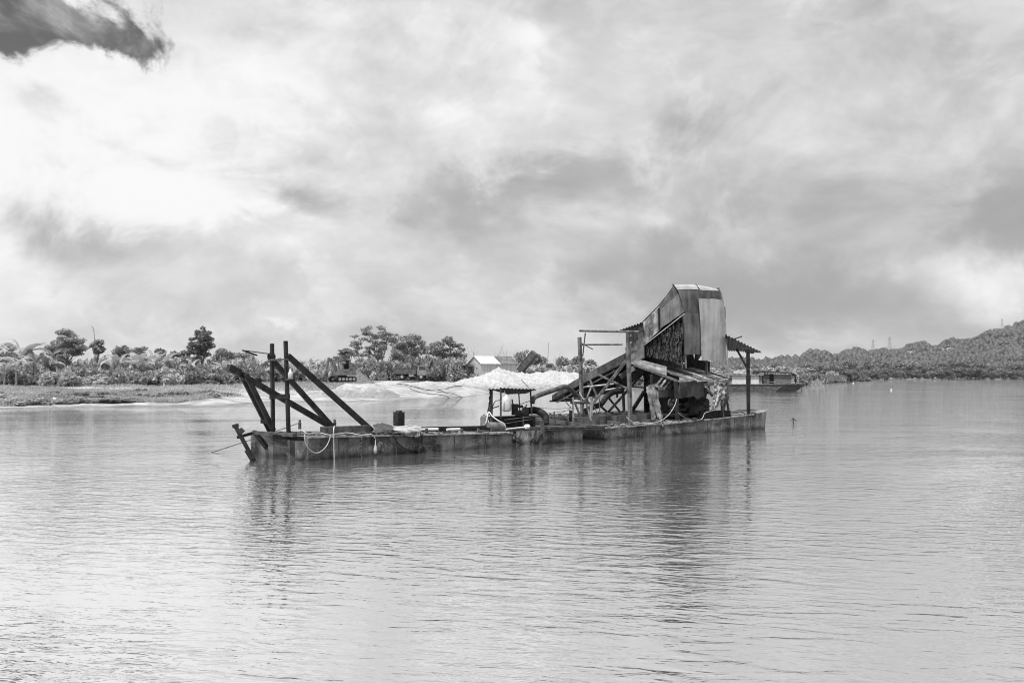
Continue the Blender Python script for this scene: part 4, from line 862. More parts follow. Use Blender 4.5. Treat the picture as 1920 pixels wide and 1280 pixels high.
thing1('ragged_tarpaulin', cloth([[Pv(1347, 722, 0.1), Pv(1355, 718, 0.05), Pv(1362, 726, 0.05)], [Pv(1348, 740, 0.1), Pv(1354, 741, 0.05), Pv(1359, 744, 0.05)], [Pv(1350, 757, 0.15), Pv(1353, 760, 0.1), Pv(1356, 758, 0.1)]], 0.04, 0.008, 22), 'cloth', 'small torn tarpaulin rag knotted at the screen corner', 'tarpaulin')
thing1('rag', cloth([[Pv(1362, 735, 0.2), Pv(1365, 735, 0.2)], [Pv(1364, 742, 0.2), Pv(1367, 743, 0.2)], [Pv(1365, 750, 0.2), Pv(1368, 751, 0.2)]], 0.02, 0.008, 31), 'cloth', 'thin pale rag fluttering from the screen corner', 'rag')
thing1('lashing_rope', MB().tube(curve([Pv(1174, 781, 0.1), Pv(1185, 790, -0.03), Pv(1210, 794, -0.05), Pv(1235, 790, -0.06), Pv(1252, 779, 0.0), Pv(1264, 762, 0.1), Pv(1269, 748, 0.12)], 6), 0.014, 6), 'rope', 'pale rope drooping from screen support along the hull', 'rope')
thing1('lashing_rope', MB().tube(curve([Pv(1272, 774, 0.1), Pv(1288, 785, 0.0), Pv(1310, 788, -0.05), Pv(1318, 782, 0.0), Pv(1322, 774, 0.0), Pv(1336, 769, -0.05), Pv(1349, 759, -0.05)], 6), 0.013, 6), 'rope', 'pale rope tied from deck to the torn tarpaulin', 'rope')
thing1('hanging_hose', MB().tube(curve([Pv(1275, 773, 0.05), Pv(1290, 783, -0.02), Pv(1306, 788, -0.05), Pv(1320, 786, -0.05)], 5), 0.02, 6), 'rubber', 'short black hose lying over the hull edge', 'hose')

# ------------------------------------------------------------------ vegetation kit
def leaf_quads(rs, C, n, size, up=0.4, aspect=1.6):
    """n leaf faces scattered in clumps C: rows of (x, y, z, rx, ry, rz)"""
    C = np.asarray(C, float); wgt = (C[:, 3]*C[:, 4]*C[:, 5])**0.6; k = rs.choice(len(C), n, p=wgt/wgt.sum())
    d = rs.normal(size=(n, 3)); d /= np.linalg.norm(d, axis=1)[:, None]; r = rs.uniform(0.25, 1, (n, 1))**0.5
    P = C[k, :3]+d*r*C[k, 3:]
    nrm = rs.normal(size=(n, 3)); nrm[:, 2] = np.abs(nrm[:, 2])+up; nrm /= np.linalg.norm(nrm, axis=1)[:, None]
    a = np.cross(nrm, rs.normal(size=(n, 3))); a /= np.linalg.norm(a, axis=1)[:, None]; b = np.cross(nrm, a)
    s = size*rs.uniform(0.6, 1.35, (n, 1)); a = a*s*aspect*0.5; b = b*s*0.5
    V = np.stack([P-a, P-b*0.9+a*0.1, P+a, P+b*0.9+a*0.1], 1).reshape(-1, 3)
    return V, np.arange(4*n).reshape(-1, 4)
def G(px, d, dz=0.0):
    X = (px-960)/F*d; return Vector((X, d, gz(X, d)+dz))
def top_h(px, py, d): return H+(HY-py)/F*d-gz((px-960)/F*d, d)
def limbs(rs, mb, p, d, ln, r, depth, up=0.3):
    """forking bare branches"""
    p = Vector(p); pts = [p]; q = p; dd = Vector(d).normalized(); n = 4
    for i in range(n):
        dd = (dd+Vector(rs.normal(0, 0.1, 3))+Z3*up*0.2).normalized(); q = q+dd*ln/n; pts.append(q)
    mb.tube(pts, [r*(1-0.45*i/n) for i in range(n+1)], 5, False)
    if depth:
        for k in range(3):
            nd = (dd+Vector(rs.normal(0, 0.38, 3))+Z3*up).normalized(); limbs(rs, mb, pts[rs.randint(2, n+1)] if k else q, nd, ln*rs.uniform(0.55, 0.8), r*0.5, depth-1, up)
def mk_tree(name, label, px, d, env, seed, ncl=40, clump=(0.55, 0.35), nleaf=4000, lsize=0.18, mat='leaf', bark='bark', stems=1, group=None):
    """env: photo ellipses (x, y, rx, ry) that the crown fills at distance d; leaf clumps sit on limbs that fork from the stems"""
    rs = np.random.RandomState(seed); base = G(px, d); q = d/F; mb = MB(); E_ = []
    for ex, ey, rx, ry in env: E_.append(((ex-px)*q, H+(HY-ey)*q-base.z, rx*q, ry*q))
    E_ = np.array(E_); wg = E_[:, 2]*E_[:, 3]; wg = wg/wg.sum(); C = []
    for _ in range(ncl):
        e = E_[rs.choice(len(E_), p=wg)]; v = rs.normal(size=3); v /= np.linalg.norm(v); r = rs.uniform(0.35, 1.0)**0.5
        s = rs.uniform(0.65, 1.3); C.append((e[0]+v[0]*r*(e[2]-clump[0]*0.5), v[1]*r*e[2]*0.8, max(0.5, e[1]+v[2]*r*(e[3]-clump[1]*0.4)), clump[0]*s, clump[0]*s, clump[1]*s))
    C = np.array(C); zlo = C[:, 2].min(); ztop = C[:, 2].max(); trunks = []
    for s in range(stems):
        bx = rs.normal(0, 0.3+0.25*stems)*(stems > 1); tx = bx*1.8+rs.normal(0, 0.3); zt_ = zlo+(ztop-zlo)*rs.uniform(0.45, 0.75)
        pts = curve([Vector((bx, rs.normal(0, 0.2), -0.15)), Vector((bx*1.2+rs.normal(0, 0.15), 0, zt_*0.45)), Vector((tx, 0, zt_))], 5); r0 = (0.035*zt_+0.03)/(stems**0.35)*0.75
        mb.tube(pts, [r0*(1-0.6*i/(len(pts)-1)) for i in range(len(pts))], 6, False); trunks.append(pts)
    for cl_ in C:
        e = Vector(cl_[:3]); t = min(trunks, key=lambda q: abs(q[-1].x-e.x)+rs.uniform(0, 0.4)); cand = [p for p in t if p.z < e.z-0.15] or [t[0]]; a = cand[-1] if rs.rand() < 0.5 else cand[rs.randint(max(0, len(cand)//2), len(cand))]
        mb.tube([a, a.lerp(e, 0.5)+Vector((0, 0, -0.12*(e-a).length*0.4)), e], [0.05, 0.035, 0.015], 4, False)
    r = empty(name, base, label, 'tree', group)
    me = bpy.data.meshes.new('trunk'); me.from_pydata(mb.v, [], mb.f); link('trunk', me, M[bark], r, True)
    V, Q = leaf_quads(rs, C, nleaf, lsize); link('crown', np_mesh('crown', V, Q), M[mat], r); return r

# big single trees on the left bank
mk_tree('broadleaf_tree', 'round feathery grey tree beside the big banana plants', 120, 128, [(122, 636, 28, 19), (104, 652, 22, 16), (142, 648, 20, 18), (120, 662, 36, 16)], 3, 75, (0.6, 0.32), 8000, 0.17, 'leaf')
mk_tree('broadleaf_tree', 'dense dark cone shaped tree rising alone above the banana plants', 380, 140, [(380, 626, 15, 17), (378, 643, 27, 17), (366, 658, 20, 20), (393, 656, 20, 16)], 8, 70, (0.5, 0.34), 7500, 0.18, 'leaf_dark')
mk_tree('umbrella_tree', 'tall airy tree with tiered crown and many thin pale trunks', 700, 168, [(703, 621, 28, 14), (676, 631, 20, 10), (730, 634, 17, 12), (690, 645, 36, 10), (722, 650, 24, 9), (655, 658, 18, 8), (700, 664, 34, 10), (690, 684, 40, 10)], 12, 120, (0.7, 0.24), 9000, 0.2, 'leaf', 'bark_pale', 7)
mk_tree('umbrella_tree', 'low spreading airy tree leaning beside the tallest one', 648, 162, [(648, 662, 20, 10), (640, 672, 16, 8)], 17, 30, (0.55, 0.22), 2200, 0.2, 'leaf', 'bark_pale', 3)
mk_tree('umbrella_tree', 'leafy tree with clumped crown behind the parked dump truck', 772, 172, [(770, 639, 27, 13), (750, 654, 22, 12), (787, 654, 22, 14), (765, 672, 36, 16), (768, 688, 34, 12)], 21, 85, (0.8, 0.42), 9500, 0.21, 'leaf', 'bark_pale', 3)
mk_tree('umbrella_tree', 'leafy tree with clumped crown close beside the shed', 838, 168, [(835, 641, 21, 12), (818, 655, 24, 12), (853, 655, 22, 14), (838, 674, 38, 16), (868, 668, 9, 8), (838, 690, 34, 12)], 29, 90, (0.8, 0.42), 10000, 0.21, 'leaf', 'bark_pale', 3)
mk_tree('shrub_tree', 'small upright shrub with large separate leaves by the bare pole', 184, 126, [(186, 643, 9, 8), (180, 655, 14, 12)], 33, 26, (0.35, 0.3), 600, 0.30, 'leaf_dark')
DT = ('wide flat crown', 'round crown', 'small tuft crown', 'ragged crown', 'dark crown close to the cone shaped tree', 'dark crown near the lifting frame')
for i, (px, ey, d, rx, ry) in enumerate(((230, 656, 185, 19, 10), (268, 660, 200, 17, 10), (300, 660, 210, 10, 6), (338, 664, 190, 20, 8), (420, 665, 165, 22, 11), (455, 667, 170, 15, 8))):
    mk_tree('distant_tree', 'far small tree with '+DT[i]+' over the banana plants', px, d, [(px, ey, rx, ry), (px+rx*0.2, ey+ry, rx*0.9, ry)], 40+i, 30, (0.75, 0.5), 2200, 0.25, 'leaf_dark', group='small trees behind the banana plants')
for i, (px, ey, d, rx, ry) in enumerate(((985, 668, 195, 22, 12), (1010, 672, 200, 16, 9), (1056, 679, 190, 14, 9), (1082, 678, 200, 12, 9), (1108, 683, 190, 12, 8))):
    mk_tree('distant_tree', ('widest dark tree between shed and raised truck bed', 'dark tree just behind the raised truck bed', 'dark tree behind the middle of the sand heap crest', 'narrow dark tree behind the tall yard post', 'lowest dark tree over the far end of the sand heap')[i], px, d, [(px, ey, rx, ry), (px, ey+ry, rx, ry)], 60+i, 34, (0.8, 0.55), 2600, 0.26, 'leaf_dark', group='trees behind the sand heap')
for i, (px, py, d) in enumerate(((888, 648, 178), (912, 656, 180), (924, 640, 182), (944, 646, 178), (968, 652, 184), (985, 650, 186), (1043, 660, 185))):
    rs = np.random.RandomState(70+i); mb = MB(); h = top_h(px, py, d); limbs(rs, mb, (0, 0, -0.15), (rs.normal(0, 0.08), 0, 1), h*0.42, 0.075, 3); zm = max(v.z for v in mb.v); mb.v = [Vector((v.x, v.y, v.z*h/zm)) for v in mb.v]
    r = empty('bare_tree', G(px, d), ('leafless sapling rising over the shed gable', 'short leafless sapling behind the pale roof half', 'tallest leafless sapling behind the shed roof', 'leafless sapling behind the dark roof half', 'leafless sapling past the roof end of the shed', 'leafless sapling beside the widest dark tree')[i] if i < 6 else 'leafless pale sapling standing alone behind the sand heap', 'tree', 'leafless saplings behind the shed')
    me = bpy.data.meshes.new('trunk'); me.from_pydata(mb.v, [], mb.f); link('trunk', me, M['bark_pale'], r, True)
pole = MB().tube(curve([G(176, 127), Pd(177, 640, 127), Pd(175.5, 618, 127), Pd(172, 611, 127)], 5), 0.05, 5)
solo('bamboo_pole', pole, M['bark_pale'], 'thin bare bamboo pole curving at its top above bushes', 'pole', None, True)
solo('bamboo_pole', MB().tube([G(1024, 160), Pd(1029, 642, 160)], 0.05, 5), M['bark_pale'], 'slender bare pole standing beside the raised truck bed', 'pole', None, True)

TONE = {'leaf': 'mid grey', 'leaf_pale': 'pale', 'leaf_dark': 'dark'}
def mark(px):
    for lim, s in ((60, 'by the big banana clump'), (160, 'below the round feathery tree'), (215, 'near the thin bamboo pole'), (335, 'midway along the bank'), (425, 'below the cone shaped tree'), (520, 'near the lifting frame tip'), (600, 'near the railed truck'), (680, 'near the excavator'), (735, 'below the tallest airy tree'), (805, 'near the parked dump truck'), (880, 'near the shed porch'), (975, 'beyond the shed'), (1050, 'near the raised truck bed'), (1140, 'past the sand heap end'), (1260, 'beyond the elevator trough'), (1370, 'beyond the elevator housing'), (1440, 'behind the white cabin'), (1510, 'behind the dark cabin')):
        if px < lim: return s
    return 'towards the spit tip'
# banana plants: a fleshy stem and large arching leaves
def banana_leaf(seed, L=2.3, wd_=0.5, droop=0.8, lift=1.0):
    rs = random.Random(seed); P = []; n = 8; x = z = 0.0
    for i in range(n+1):
        f = i/n; a = lift-(lift+droop)*f**1.5; x += math.cos(a)*L/n; z += math.sin(a)*L/n
        wv = wd_*(math.sin(math.pi*min(1, f*0.93+0.05))**0.6)*(0.12 if i == 0 else 1)
        P.append([Vector((x, s*wv/2*(1+rs.uniform(-0.12, 0.12)), z-abs(s)*wv*0.16+rs.uniform(-0.02, 0.02))) for s in (-1, -0.4, 0, 0.4, 1)])
    return MB().grid(P)
LEAF = []
for s in range(6):
    me = bpy.data.meshes.new('leaf'); b_ = banana_leaf(s, 2.2+0.2*(s % 3), 0.50+0.06*(s % 2), (0.2, 0.6, 1.0)[s % 3], 1.15-0.1*(s % 2))
    me.from_pydata(b_.v, [], b_.f); me.materials.append(M['banana']); LEAF.append(me)
stem_me = bpy.data.meshes.new('stem'); b_ = MB().tube([(0, 0, -0.1), (0.02, 0, 0.9), (0, 0.02, 1.8)], [0.14, 0.12, 0.08], 8); stem_me.from_pydata(b_.v, [], b_.f); stem_me.materials.append(M['bark_pale'])
brs = random.Random(77)
def banana(px, d, top, label, group, nl=9, spread=1.0):
    """height set so that the upper leaves reach photo row top"""
    b = G(px, d); label = ('tall ' if top_h(px, top, d) > 5 else 'short ' if top_h(px, top, d) < 4 else '')+label+' '+mark(px); r = empty('banana_plant', b, label, 'banana plant', group); h = max(1.5, top_h(px, top, d)); sc = h/3.9
    so = bpy.data.objects.new('stem', stem_me); COL.objects.link(so); so.parent = r; so.scale = (sc, sc, sc)
    for k in range(nl):
        o = bpy.data.objects.new('leaf', LEAF[brs.randrange(6)]); COL.objects.link(o); o.parent = r; o.location = (0, 0, 1.75*sc*brs.uniform(0.86, 1.0))
        steep = 1-k/nl; o.rotation_euler = (brs.uniform(-0.25, 0.25), -0.42*steep+0.35*(1-steep), k*2.4+brs.uniform(-0.4, 0.4)); s_ = sc*brs.uniform(0.8, 1.1)*spread; o.scale = (s_, s_*brs.uniform(0.8, 1.15), s_)
    return r
for px, d, t in ((38, 116, 621), (12, 112, 634), (66, 118, 640), (30, 108, 655), (-15, 110, 640), (88, 120, 652), (8, 104, 668)):
    banana(px, d, t, 'large leaved banana plant in the bank corner clump', 'large banana plants at the bank corner', 10)
for i in range(34):
    px = 205+i*7.6+brs.uniform(-3, 3); d = brs.uniform(124, 148); t = float(np.interp(px, [200, 290, 330, 420, 520, 600], [660, 652, 664, 672, 668, 670]))+brs.uniform(-6, 9)
    banana(px, d, t, 'banana plant in the long row above the bushes', 'banana plants along the left bank', 8)
for i in range(14):
    px = 555+i*6.5+brs.uniform(-3, 3); banana(px, brs.uniform(150, 172), 666+brs.uniform(-4, 10), 'banana plant behind the machines', 'banana plants behind the machines', 8)
for i in range(18):
    px = 968+i*9+brs.uniform(-3, 3); banana(px, brs.uniform(170, 188), 678+brs.uniform(-6, 6), 'banana plant over the sand heap crest', 'banana plants behind the sand heap', 8)
for i in range(26):
    px = 1150+i*14.5+brs.uniform(-4, 4); banana(px, brs.uniform(262, 292), 683+brs.uniform(-5, 7), 'banana plant on the far bank', 'banana plants behind the moored boat', 7)

# bushes: a few shared leaf meshes, every bush its own object
BUSH = []
for s in range(7):
    rs = np.random.RandomState(100+s); n = 9
    C = np.concatenate([np.stack([rs.normal(0, 0.62, n), rs.normal(0, 0.5, n), rs.uniform(0.2, 0.75, n)], 1), rs.uniform(0.28, 0.55, (n, 3))*[1, 1, 0.8]], 1)
    V, Q = leaf_quads(rs, C, 900, 0.15, 0.3, 1.9); V[:, 2] = np.maximum(V[:, 2], -0.12)
    me = np_mesh('foliage', V, Q); BUSH.append(me)
BM = {}
def bush(px, d, h, wd_, label, group, mat='leaf', dz=0.0, cat='bush'):
    sz = 'low' if h < 0.45 else 'knee high' if h < 0.8 else 'small' if h < 1.5 else 'full' if h < 2.4 else 'tall'
    label = ('wide ' if wd_ > 3.2 else '')+sz+' '+TONE[mat]+' '+label+' '+mark(px)
    k = brs.randrange(7); key = (k, mat)
    if key not in BM:
        me = BUSH[k].copy(); me.materials.append(M[mat]); BM[key] = me
    o = bpy.data.objects.new('bush', BM[key]); COL.objects.link(o); o.location = G(px, d, dz); o.rotation_euler.z = brs.uniform(0, 6.28); s = wd_/2.0
    o.scale = (s, s, h/1.1); return tag(o, label, cat, group)
for i in range(84):      # thicket above the path
    px = brs.uniform(-170, 470); d = brs.uniform(109, 128); hh = brs.uniform(1.1, 2.3)*(1.25 if px < 200 else 1)
    bush(px, d, hh, brs.uniform(2.0, 3.6), 'thicket bush above the dirt path', 'thicket bushes above the path', brs.choice(['leaf', 'leaf', 'leaf_pale', 'leaf_dark']))
for i in range(56):      # tall back row closing the bank
    px = brs.uniform(-150, 640); d = brs.uniform(128, 142); bush(px, d, brs.uniform(2.6, 4.0), brs.uniform(3, 4.6), 'back row bush', 'tall bushes behind the thicket', brs.choice(['leaf', 'leaf_pale', 'leaf', 'leaf_dark']))
for px, d, hh, w_ in ((98, 107, 2.0, 3.4), (112, 106.5, 1.9, 2.6), (128, 107, 1.6, 2.8)): bush(px, d, hh, w_, 'bush mounded beside the dirt path', 'sunlit pale bushes by the path', 'leaf_pale')
for i in range(60):      # low growth on the shore slope
    px = brs.uniform(-30, 400); ds_ = float(np.interp(px, SHORE[:, 0], SHORE[:, 1])); d = ds_+brs.uniform(3.0, 16)
    if 250 < px < 400 and d-ds_ < 9: d = ds_+brs.uniform(9, 17)
    bush(px, d, brs.uniform(0.22, 0.62), brs.uniform(1.2, 2.6), 'scrub bush on the shore slope', 'low bushes on the shore slope', brs.choice(['leaf', 'leaf', 'leaf_dark', 'leaf_pale']))
for i in range(40):
    px = brs.uniform(440, 640); d = brs.uniform(134, 150); bush(px, d, brs.uniform(1.2, 2.4), brs.uniform(2, 3.5), 'bush under the banana row', 'bushes below the banana row', brs.choice(['leaf', 'leaf_pale', 'leaf_dark']))
for i in range(46):
    px = brs.uniform(655, 875); d = brs.uniform(152, 166); bush(px, d, brs.uniform(1.8, 4.4), brs.uniform(2.5, 4.6), 'bush behind the sand yard', 'bushes below the airy trees', brs.choice(['leaf', 'leaf_dark', 'leaf']))
for i in range(30):
    px = brs.uniform(960, 1180); d = brs.uniform(164, 182); bush(px, d, brs.uniform(1.6, 2.8), brs.uniform(2.5, 4.0), 'bush behind the sand heap', 'bushes behind the sand heap', brs.choice(['leaf', 'leaf_dark']))
for i in range(80):
    px = brs.uniform(1140, 1585); ds_ = float(np.interp(px, SHORE[:, 0], SHORE[:, 1])); d = ds_+brs.uniform(1.5, 40)
    bush(px, d, brs.uniform(1.0, 3.4), brs.uniform(2.5, 5.0), 'bush on the far bank', 'bushes behind the moored boat', brs.choice(['leaf', 'leaf_pale', 'leaf_pale', 'leaf_dark']))
# grass and weeds (nobody could count them)
def grass_field(name, label, pts_fn, n, h, wd_, seed, mat='grass'):
    rs = np.random.RandomState(seed); X, Y = pts_fn(rs, n); Z = ground_z(X, Y); ok = Z > 0.06; X, Y, Z = X[ok], Y[ok], Z[ok]; n = len(X)
    a = rs.uniform(0, 6.28, n); hh = h*rs.uniform(0.5, 1.3, n); lx, ly = rs.normal(0, 0.35, n)*hh, rs.normal(0, 0.35, n)*hh
    dx, dy = np.cos(a)*wd_*0.5, np.sin(a)*wd_*0.5
    V = np.stack([np.stack([X-dx, Y-dy, Z-0.03], 1), np.stack([X+dx, Y+dy, Z-0.03], 1), np.stack([X+dx*0.3+lx, Y+dy*0.3+ly, Z+hh], 1), np.stack([X-dx*0.3+lx, Y-dy*0.3+ly, Z+hh], 1)], 1).reshape(-1, 3)
    o = link(name, np_mesh(name, V, np.arange(4*n).reshape(-1, 4)), M[mat]); return tag(o, label, 'grass', None, 'stuff')
def left_slope(rs, n):
    px = np.where(rs.rand(n) < 0.8, rs.uniform(-260, 330, n), 330+np.abs(rs.normal(0, 60, n))); ds_ = np.interp(px, SHORE[:, 0], SHORE[:, 1]); d = ds_+4.2+1.6*wob((px-960)/F*85, px*0+85, 9)+rs.uniform(0, 1, n)**1.3*24+np.clip(px-330, 0, 100)*0.07; X = (px-960)/F*d
    o_ = d-105+0.01*px-wob(X, d, 40)*0.8; k = (o_ > 1.8) | (o_ < -4.5) | (rs.rand(len(o_)) < 0.12); k &= rs.rand(len(o_)) < 0.25+0.75*(wob(X, d, 11, 6, 4) > -0.1); return X[k], d[k]
grass_field('bank_grass', 'rough grass covering the left shore slope', left_slope, 125000, 0.26, 0.07, 1)
def mid_slope(rs, n):
    px = rs.uniform(330, 690, n); d = rs.uniform(112, 150, n)+rs.normal(0, 4, n); return (px-960)/F*d, d
grass_field('yard_grass', 'rough grass at the edge of the sand yard', mid_slope, 22000, 0.25, 0.10, 2)
def right_slope(rs, n):
    px = rs.uniform(1150, 1600, n); ds_ = np.interp(px, SHORE[:, 0], SHORE[:, 1]); d = ds_+0.5+rs.uniform(0, 1, n)**1.5*45; return (px-960)/F*d, d
grass_field('far_bank_grass', 'tall grass on the bank behind the moored boat', right_slope, 50000, 0.6, 0.2, 3)
def spit(rs, n):
    px = rs.uniform(1540, 1625, n); ds_ = np.interp(px, SHORE[:, 0], SHORE[:, 1]); d = ds_+0.3+rs.uniform(0, 1, n)*20; return (px-960)/F*d, d
grass_field('reeds', 'band of reeds along the spit tip', spit, 9000, 1.3, 0.3, 4, 'leaf_dark')

# wooded hills and far shore
def icoblob(rs):
    import bmesh
    bm = bmesh.new(); bmesh.ops.create_icosphere(bm, subdivisions=1, radius=1.0); V = np.array([tuple(v.co) for v in bm.verts]); Q = np.array([[v.index for v in f.verts] for f in bm.faces]); bm.free()
    V *= (1+rs.uniform(-0.28, 0.28, (len(V), 1))); V[:, 2] = V[:, 2]*0.95+0.55; return V, Q
def wood(name, label, X, Y, size, seed, mat):
    rs = np.random.RandomState(seed); B = [icoblob(rs) for _ in range(6)]; Vs, Qs = [], []; o = 0; Z = ground_z(X, Y)
    for i in range(len(X)):
        V, Q = B[i % 6]; s = size*rs.choice([0.7, 0.9, 1.0, 1.2, 1.7], p=[0.2, 0.3, 0.25, 0.17, 0.08])*rs.uniform(0.85, 1.15); a = rs.uniform(0, 6.28); c, sn = math.cos(a), math.sin(a)
        W_ = np.stack([(V[:, 0]*c-V[:, 1]*sn)*s, (V[:, 0]*sn+V[:, 1]*c)*s, V[:, 2]*s*rs.uniform(0.9, 1.5)], 1)+[X[i], Y[i], Z[i]]
        Vs.append(W_); Qs.append(Q+o); o += len(V)
    ob = link(name, np_mesh(name, np.concatenate(Vs), np.concatenate(Qs)), M[mat], None, False); ob.data.polygons.foreach_set('use_smooth', np.ones(len(ob.data.polygons), bool)); return tag(ob, label, 'forest', None, 'stuff')
rs = np.random.RandomState(9); n = 46000
px = rs.uniform(1290, 2080, n); d = np.sqrt(rs.uniform(590**2, 1500**2, n)); X = (px-960)/F*d
keep = wob(X, d, 120, 6, 2)+wob(X, d, 45, 6, 8) > -0.75+0.5*rs.rand(n); X, d = X[keep], d[keep]
slope = ground_z(X*1.012, d*1.012)-ground_z(X, d); vis = (slope > -1.5) & (ground_z(X, d) > 3.0); X, d = X[vis], d[vis]
wood('hill_forest', 'dense dark forest covering the rolling hills', X, d, 1.75, 3, 'forest')
FT = []
for s in range(6):
    rs = np.random.RandomState(200+s); n = 14
    C = np.concatenate([np.stack([rs.normal(0, 1.7, n), rs.normal(0, 1.5, n), rs.uniform(1.2, 5.2, n)], 1), rs.uniform(1.0, 1.9, (n, 3))*[1, 1, 0.75]], 1)
    V, Q = leaf_quads(rs, C, 1500, 0.55, 0.5, 1.5); V[:, 2] = np.maximum(V[:, 2], 0.05); FT.append(V)
    me = np_mesh('crown', V, Q); me.materials.append(M['shore_leaf']); FT[-1] = me
tk = bpy.data.meshes.new('trunk'); b_ = MB().tube([(0, 0, -0.2), (0.1, 0, 1.5), (0, 0.1, 4)], [0.25, 0.2, 0.08], 6); tk.from_pydata(b_.v, [], b_.f); tk.materials.append(M['bark'])
frs = random.Random(5)
def fmark(px):
    for lim, s in ((1430, 'beyond the white cabin'), (1500, 'beyond the dark cabin'), (1570, 'below the first low hill'), (1625, 'below the second low hill'), (1690, 'below the pylon pair'), (1760, 'below the middle hill'), (1830, 'below the dip before the highest ridge'), (1900, 'below the ridge top pylon')):
        if px < lim: return s
    return 'below the highest slope'
for i in range(120):
    px = 1585+i*3.9+frs.uniform(-4, 4); ds_ = float(np.interp(px, SHORE[:, 0], SHORE[:, 1])); d = frs.uniform(528, 600) if i % 2 else ds_+frs.uniform(2.5, 9)
    hh = frs.uniform(4.5, 8.0) if d > 527 else frs.uniform(2.5, 5); hh *= 1.25 if 1790 < px < 1830 else 1
    r = empty('shore_tree', G(px, d), ('low ' if hh < 4 else 'tall ' if hh > 7 else '')+'bushy far shore tree '+fmark(px)+(' near water' if d < 527 else ''), 'tree', 'trees along the far shore'); s = hh/6.0; r.scale = (s*frs.uniform(1.0, 1.5), s, s); r.rotation_euler.z = frs.uniform(0, 6.28)
    for nm, me in (('crown', FT[frs.randrange(6)]), ('trunk', tk)):
        o = bpy.data.objects.new(nm, me); COL.objects.link(o); o.parent = r
for i in range(60):
    px = 1380+i*4.2+frs.uniform(-6, 6); d = frs.uniform(330, 480); s = frs.uniform(2.4, 4.6)/6; r = empty('bank_tree', G(px, d), ('low ' if s < 0.52 else 'tall ' if s > 0.65 else '')+'bushy tree between near bank and hills '+fmark(px), 'tree', 'trees between bank and hills'); r.scale = (s*1.2, s, s); r.rotation_euler.z = frs.uniform(0, 6.28)
    for nm, me in (('crown', FT[frs.randrange(6)]), ('trunk', tk)):
        o = bpy.data.objects.new(nm, me); COL.objects.link(o); o.parent = r

# pylons on the ridges
def pylon(px, d, ytop, label):
    b = G(px, d, -1); r = empty('pylon', b, label, 'pylon', None); h = H+(HY-ytop)/F*d-b.z; mb = MB(); bw_ = h*0.10; t = h*0.007
    for sx in (-1, 1):
        for sy in (-1, 1): mb.beam(b+Vector((sx*bw_, sy*bw_, 0)), b+Vector((sx*bw_*0.12, sy*bw_*0.12, h)), t, t)
    n = 6
    for i in range(n):
        f0, f1 = i/n, (i+1)/n; w0, w1 = bw_*(1-0.88*f0), bw_*(1-0.88*f1)
        for sy in (-1, 1): mb.beam(b+Vector((-w0, sy*w0, h*f0)), b+Vector((w1, sy*w1, h*f1)), t*0.7, t*0.7); mb.beam(b+Vector((w0, sy*w0, h*f0)), b+Vector((-w1, sy*w1, h*f1)), t*0.7, t*0.7)
    part('tower', mb, 'galvanised', r)
    for f, l in ((0.62, 0.17), (0.78, 0.14), (0.92, 0.10)): part('crossarm', MB().beam(b+Vector((-h*l, 0, h*f)), b+Vector((h*l, 0, h*f)), t*1.2, t*1.2), 'galvanised', r)
pylon(1879, 1230, 597, 'tall lattice pylon on the highest ridge'); pylon(1668, 1500, 631, 'lattice pylon in the dip between two hills, the taller of a pair'); pylon(1637, 1550, 636, 'lattice pylon in the dip between two hills, the shorter of a pair')

# ------------------------------------------------------------------ sand heaps
def heap(name, label, px0, px1, d0, d1, fn, mat, seed, nx=150, ny=50):
    rs = np.random.RandomState(seed); P = []
    K = np.linspace(px0, px1, nx); Dm = np.linspace(d0, d1, ny); A, B = np.meshgrid(K, Dm); X = (A-960)/F*B; Y = B
    hz = fn(A, B); g = ground_z(X, Y); gul = wob(X*1.0+Y*0.35, Y*0.08, 2.6, 6, 2)*0.6+wob(X+Y*0.35, Y*0.1, 1.2, 6, 11)*0.3
    Z = g-0.15+hz*(1+0.17*gul)+np.clip(hz, 0, 0.6)*wob(X, Y, 1.6, 6, 5)*0.07
    idx = np.arange(nx*ny).reshape(ny, nx); Q = np.stack([idx[:-1, :-1], idx[:-1, 1:], idx[1:, 1:], idx[1:, :-1]], -1).reshape(-1, 4)
    V = np.stack([X, Y, Z], -1).reshape(-1, 3); c = Vector((X.mean(), Y.mean(), float(Z.min()))); o = link(name, np_mesh(name, V-np.array(c), Q), M[mat], None, False); o.data.polygons.foreach_set('use_smooth', np.ones(len(o.data.polygons), bool)); o.location = c
    return tag(o, label, 'sand heap')
def sand_mat(name, lo, hi):
    m, t, out = mat_base(name); g = t.node('ShaderNodeNewGeometry'); P = g.outputs['Position']
    n = t.noise(P, 1.3, 6, 0.65); gl = t.noise(t.scalevec(P, (2.2, 0.5, 0.7)), 1.6, 5, 0.65, 0.4)
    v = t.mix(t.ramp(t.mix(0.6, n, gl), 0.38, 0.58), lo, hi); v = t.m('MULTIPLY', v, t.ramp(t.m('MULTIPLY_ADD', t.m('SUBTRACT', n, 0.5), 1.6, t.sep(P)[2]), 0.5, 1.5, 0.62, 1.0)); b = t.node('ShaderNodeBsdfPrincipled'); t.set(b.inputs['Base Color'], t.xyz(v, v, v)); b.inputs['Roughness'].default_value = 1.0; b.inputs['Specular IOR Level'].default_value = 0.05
    bp = t.node('ShaderNodeBump'); bp.inputs['Strength'].default_value = 0.3; bp.inputs['Distance'].default_value = 0.2; t.l.new(t.m('ADD', n, gl), bp.inputs['Height']); t.l.new(bp.outputs[0], b.inputs['Normal']); t.l.new(b.outputs[0], out.inputs[0]); return m
M['sand'] = sand_mat('pale_dry_sand', 0.34, 0.48); M['sand_dark'] = sand_mat('dark_sand', 0.10, 0.20)  # the second sand only has a darker grey
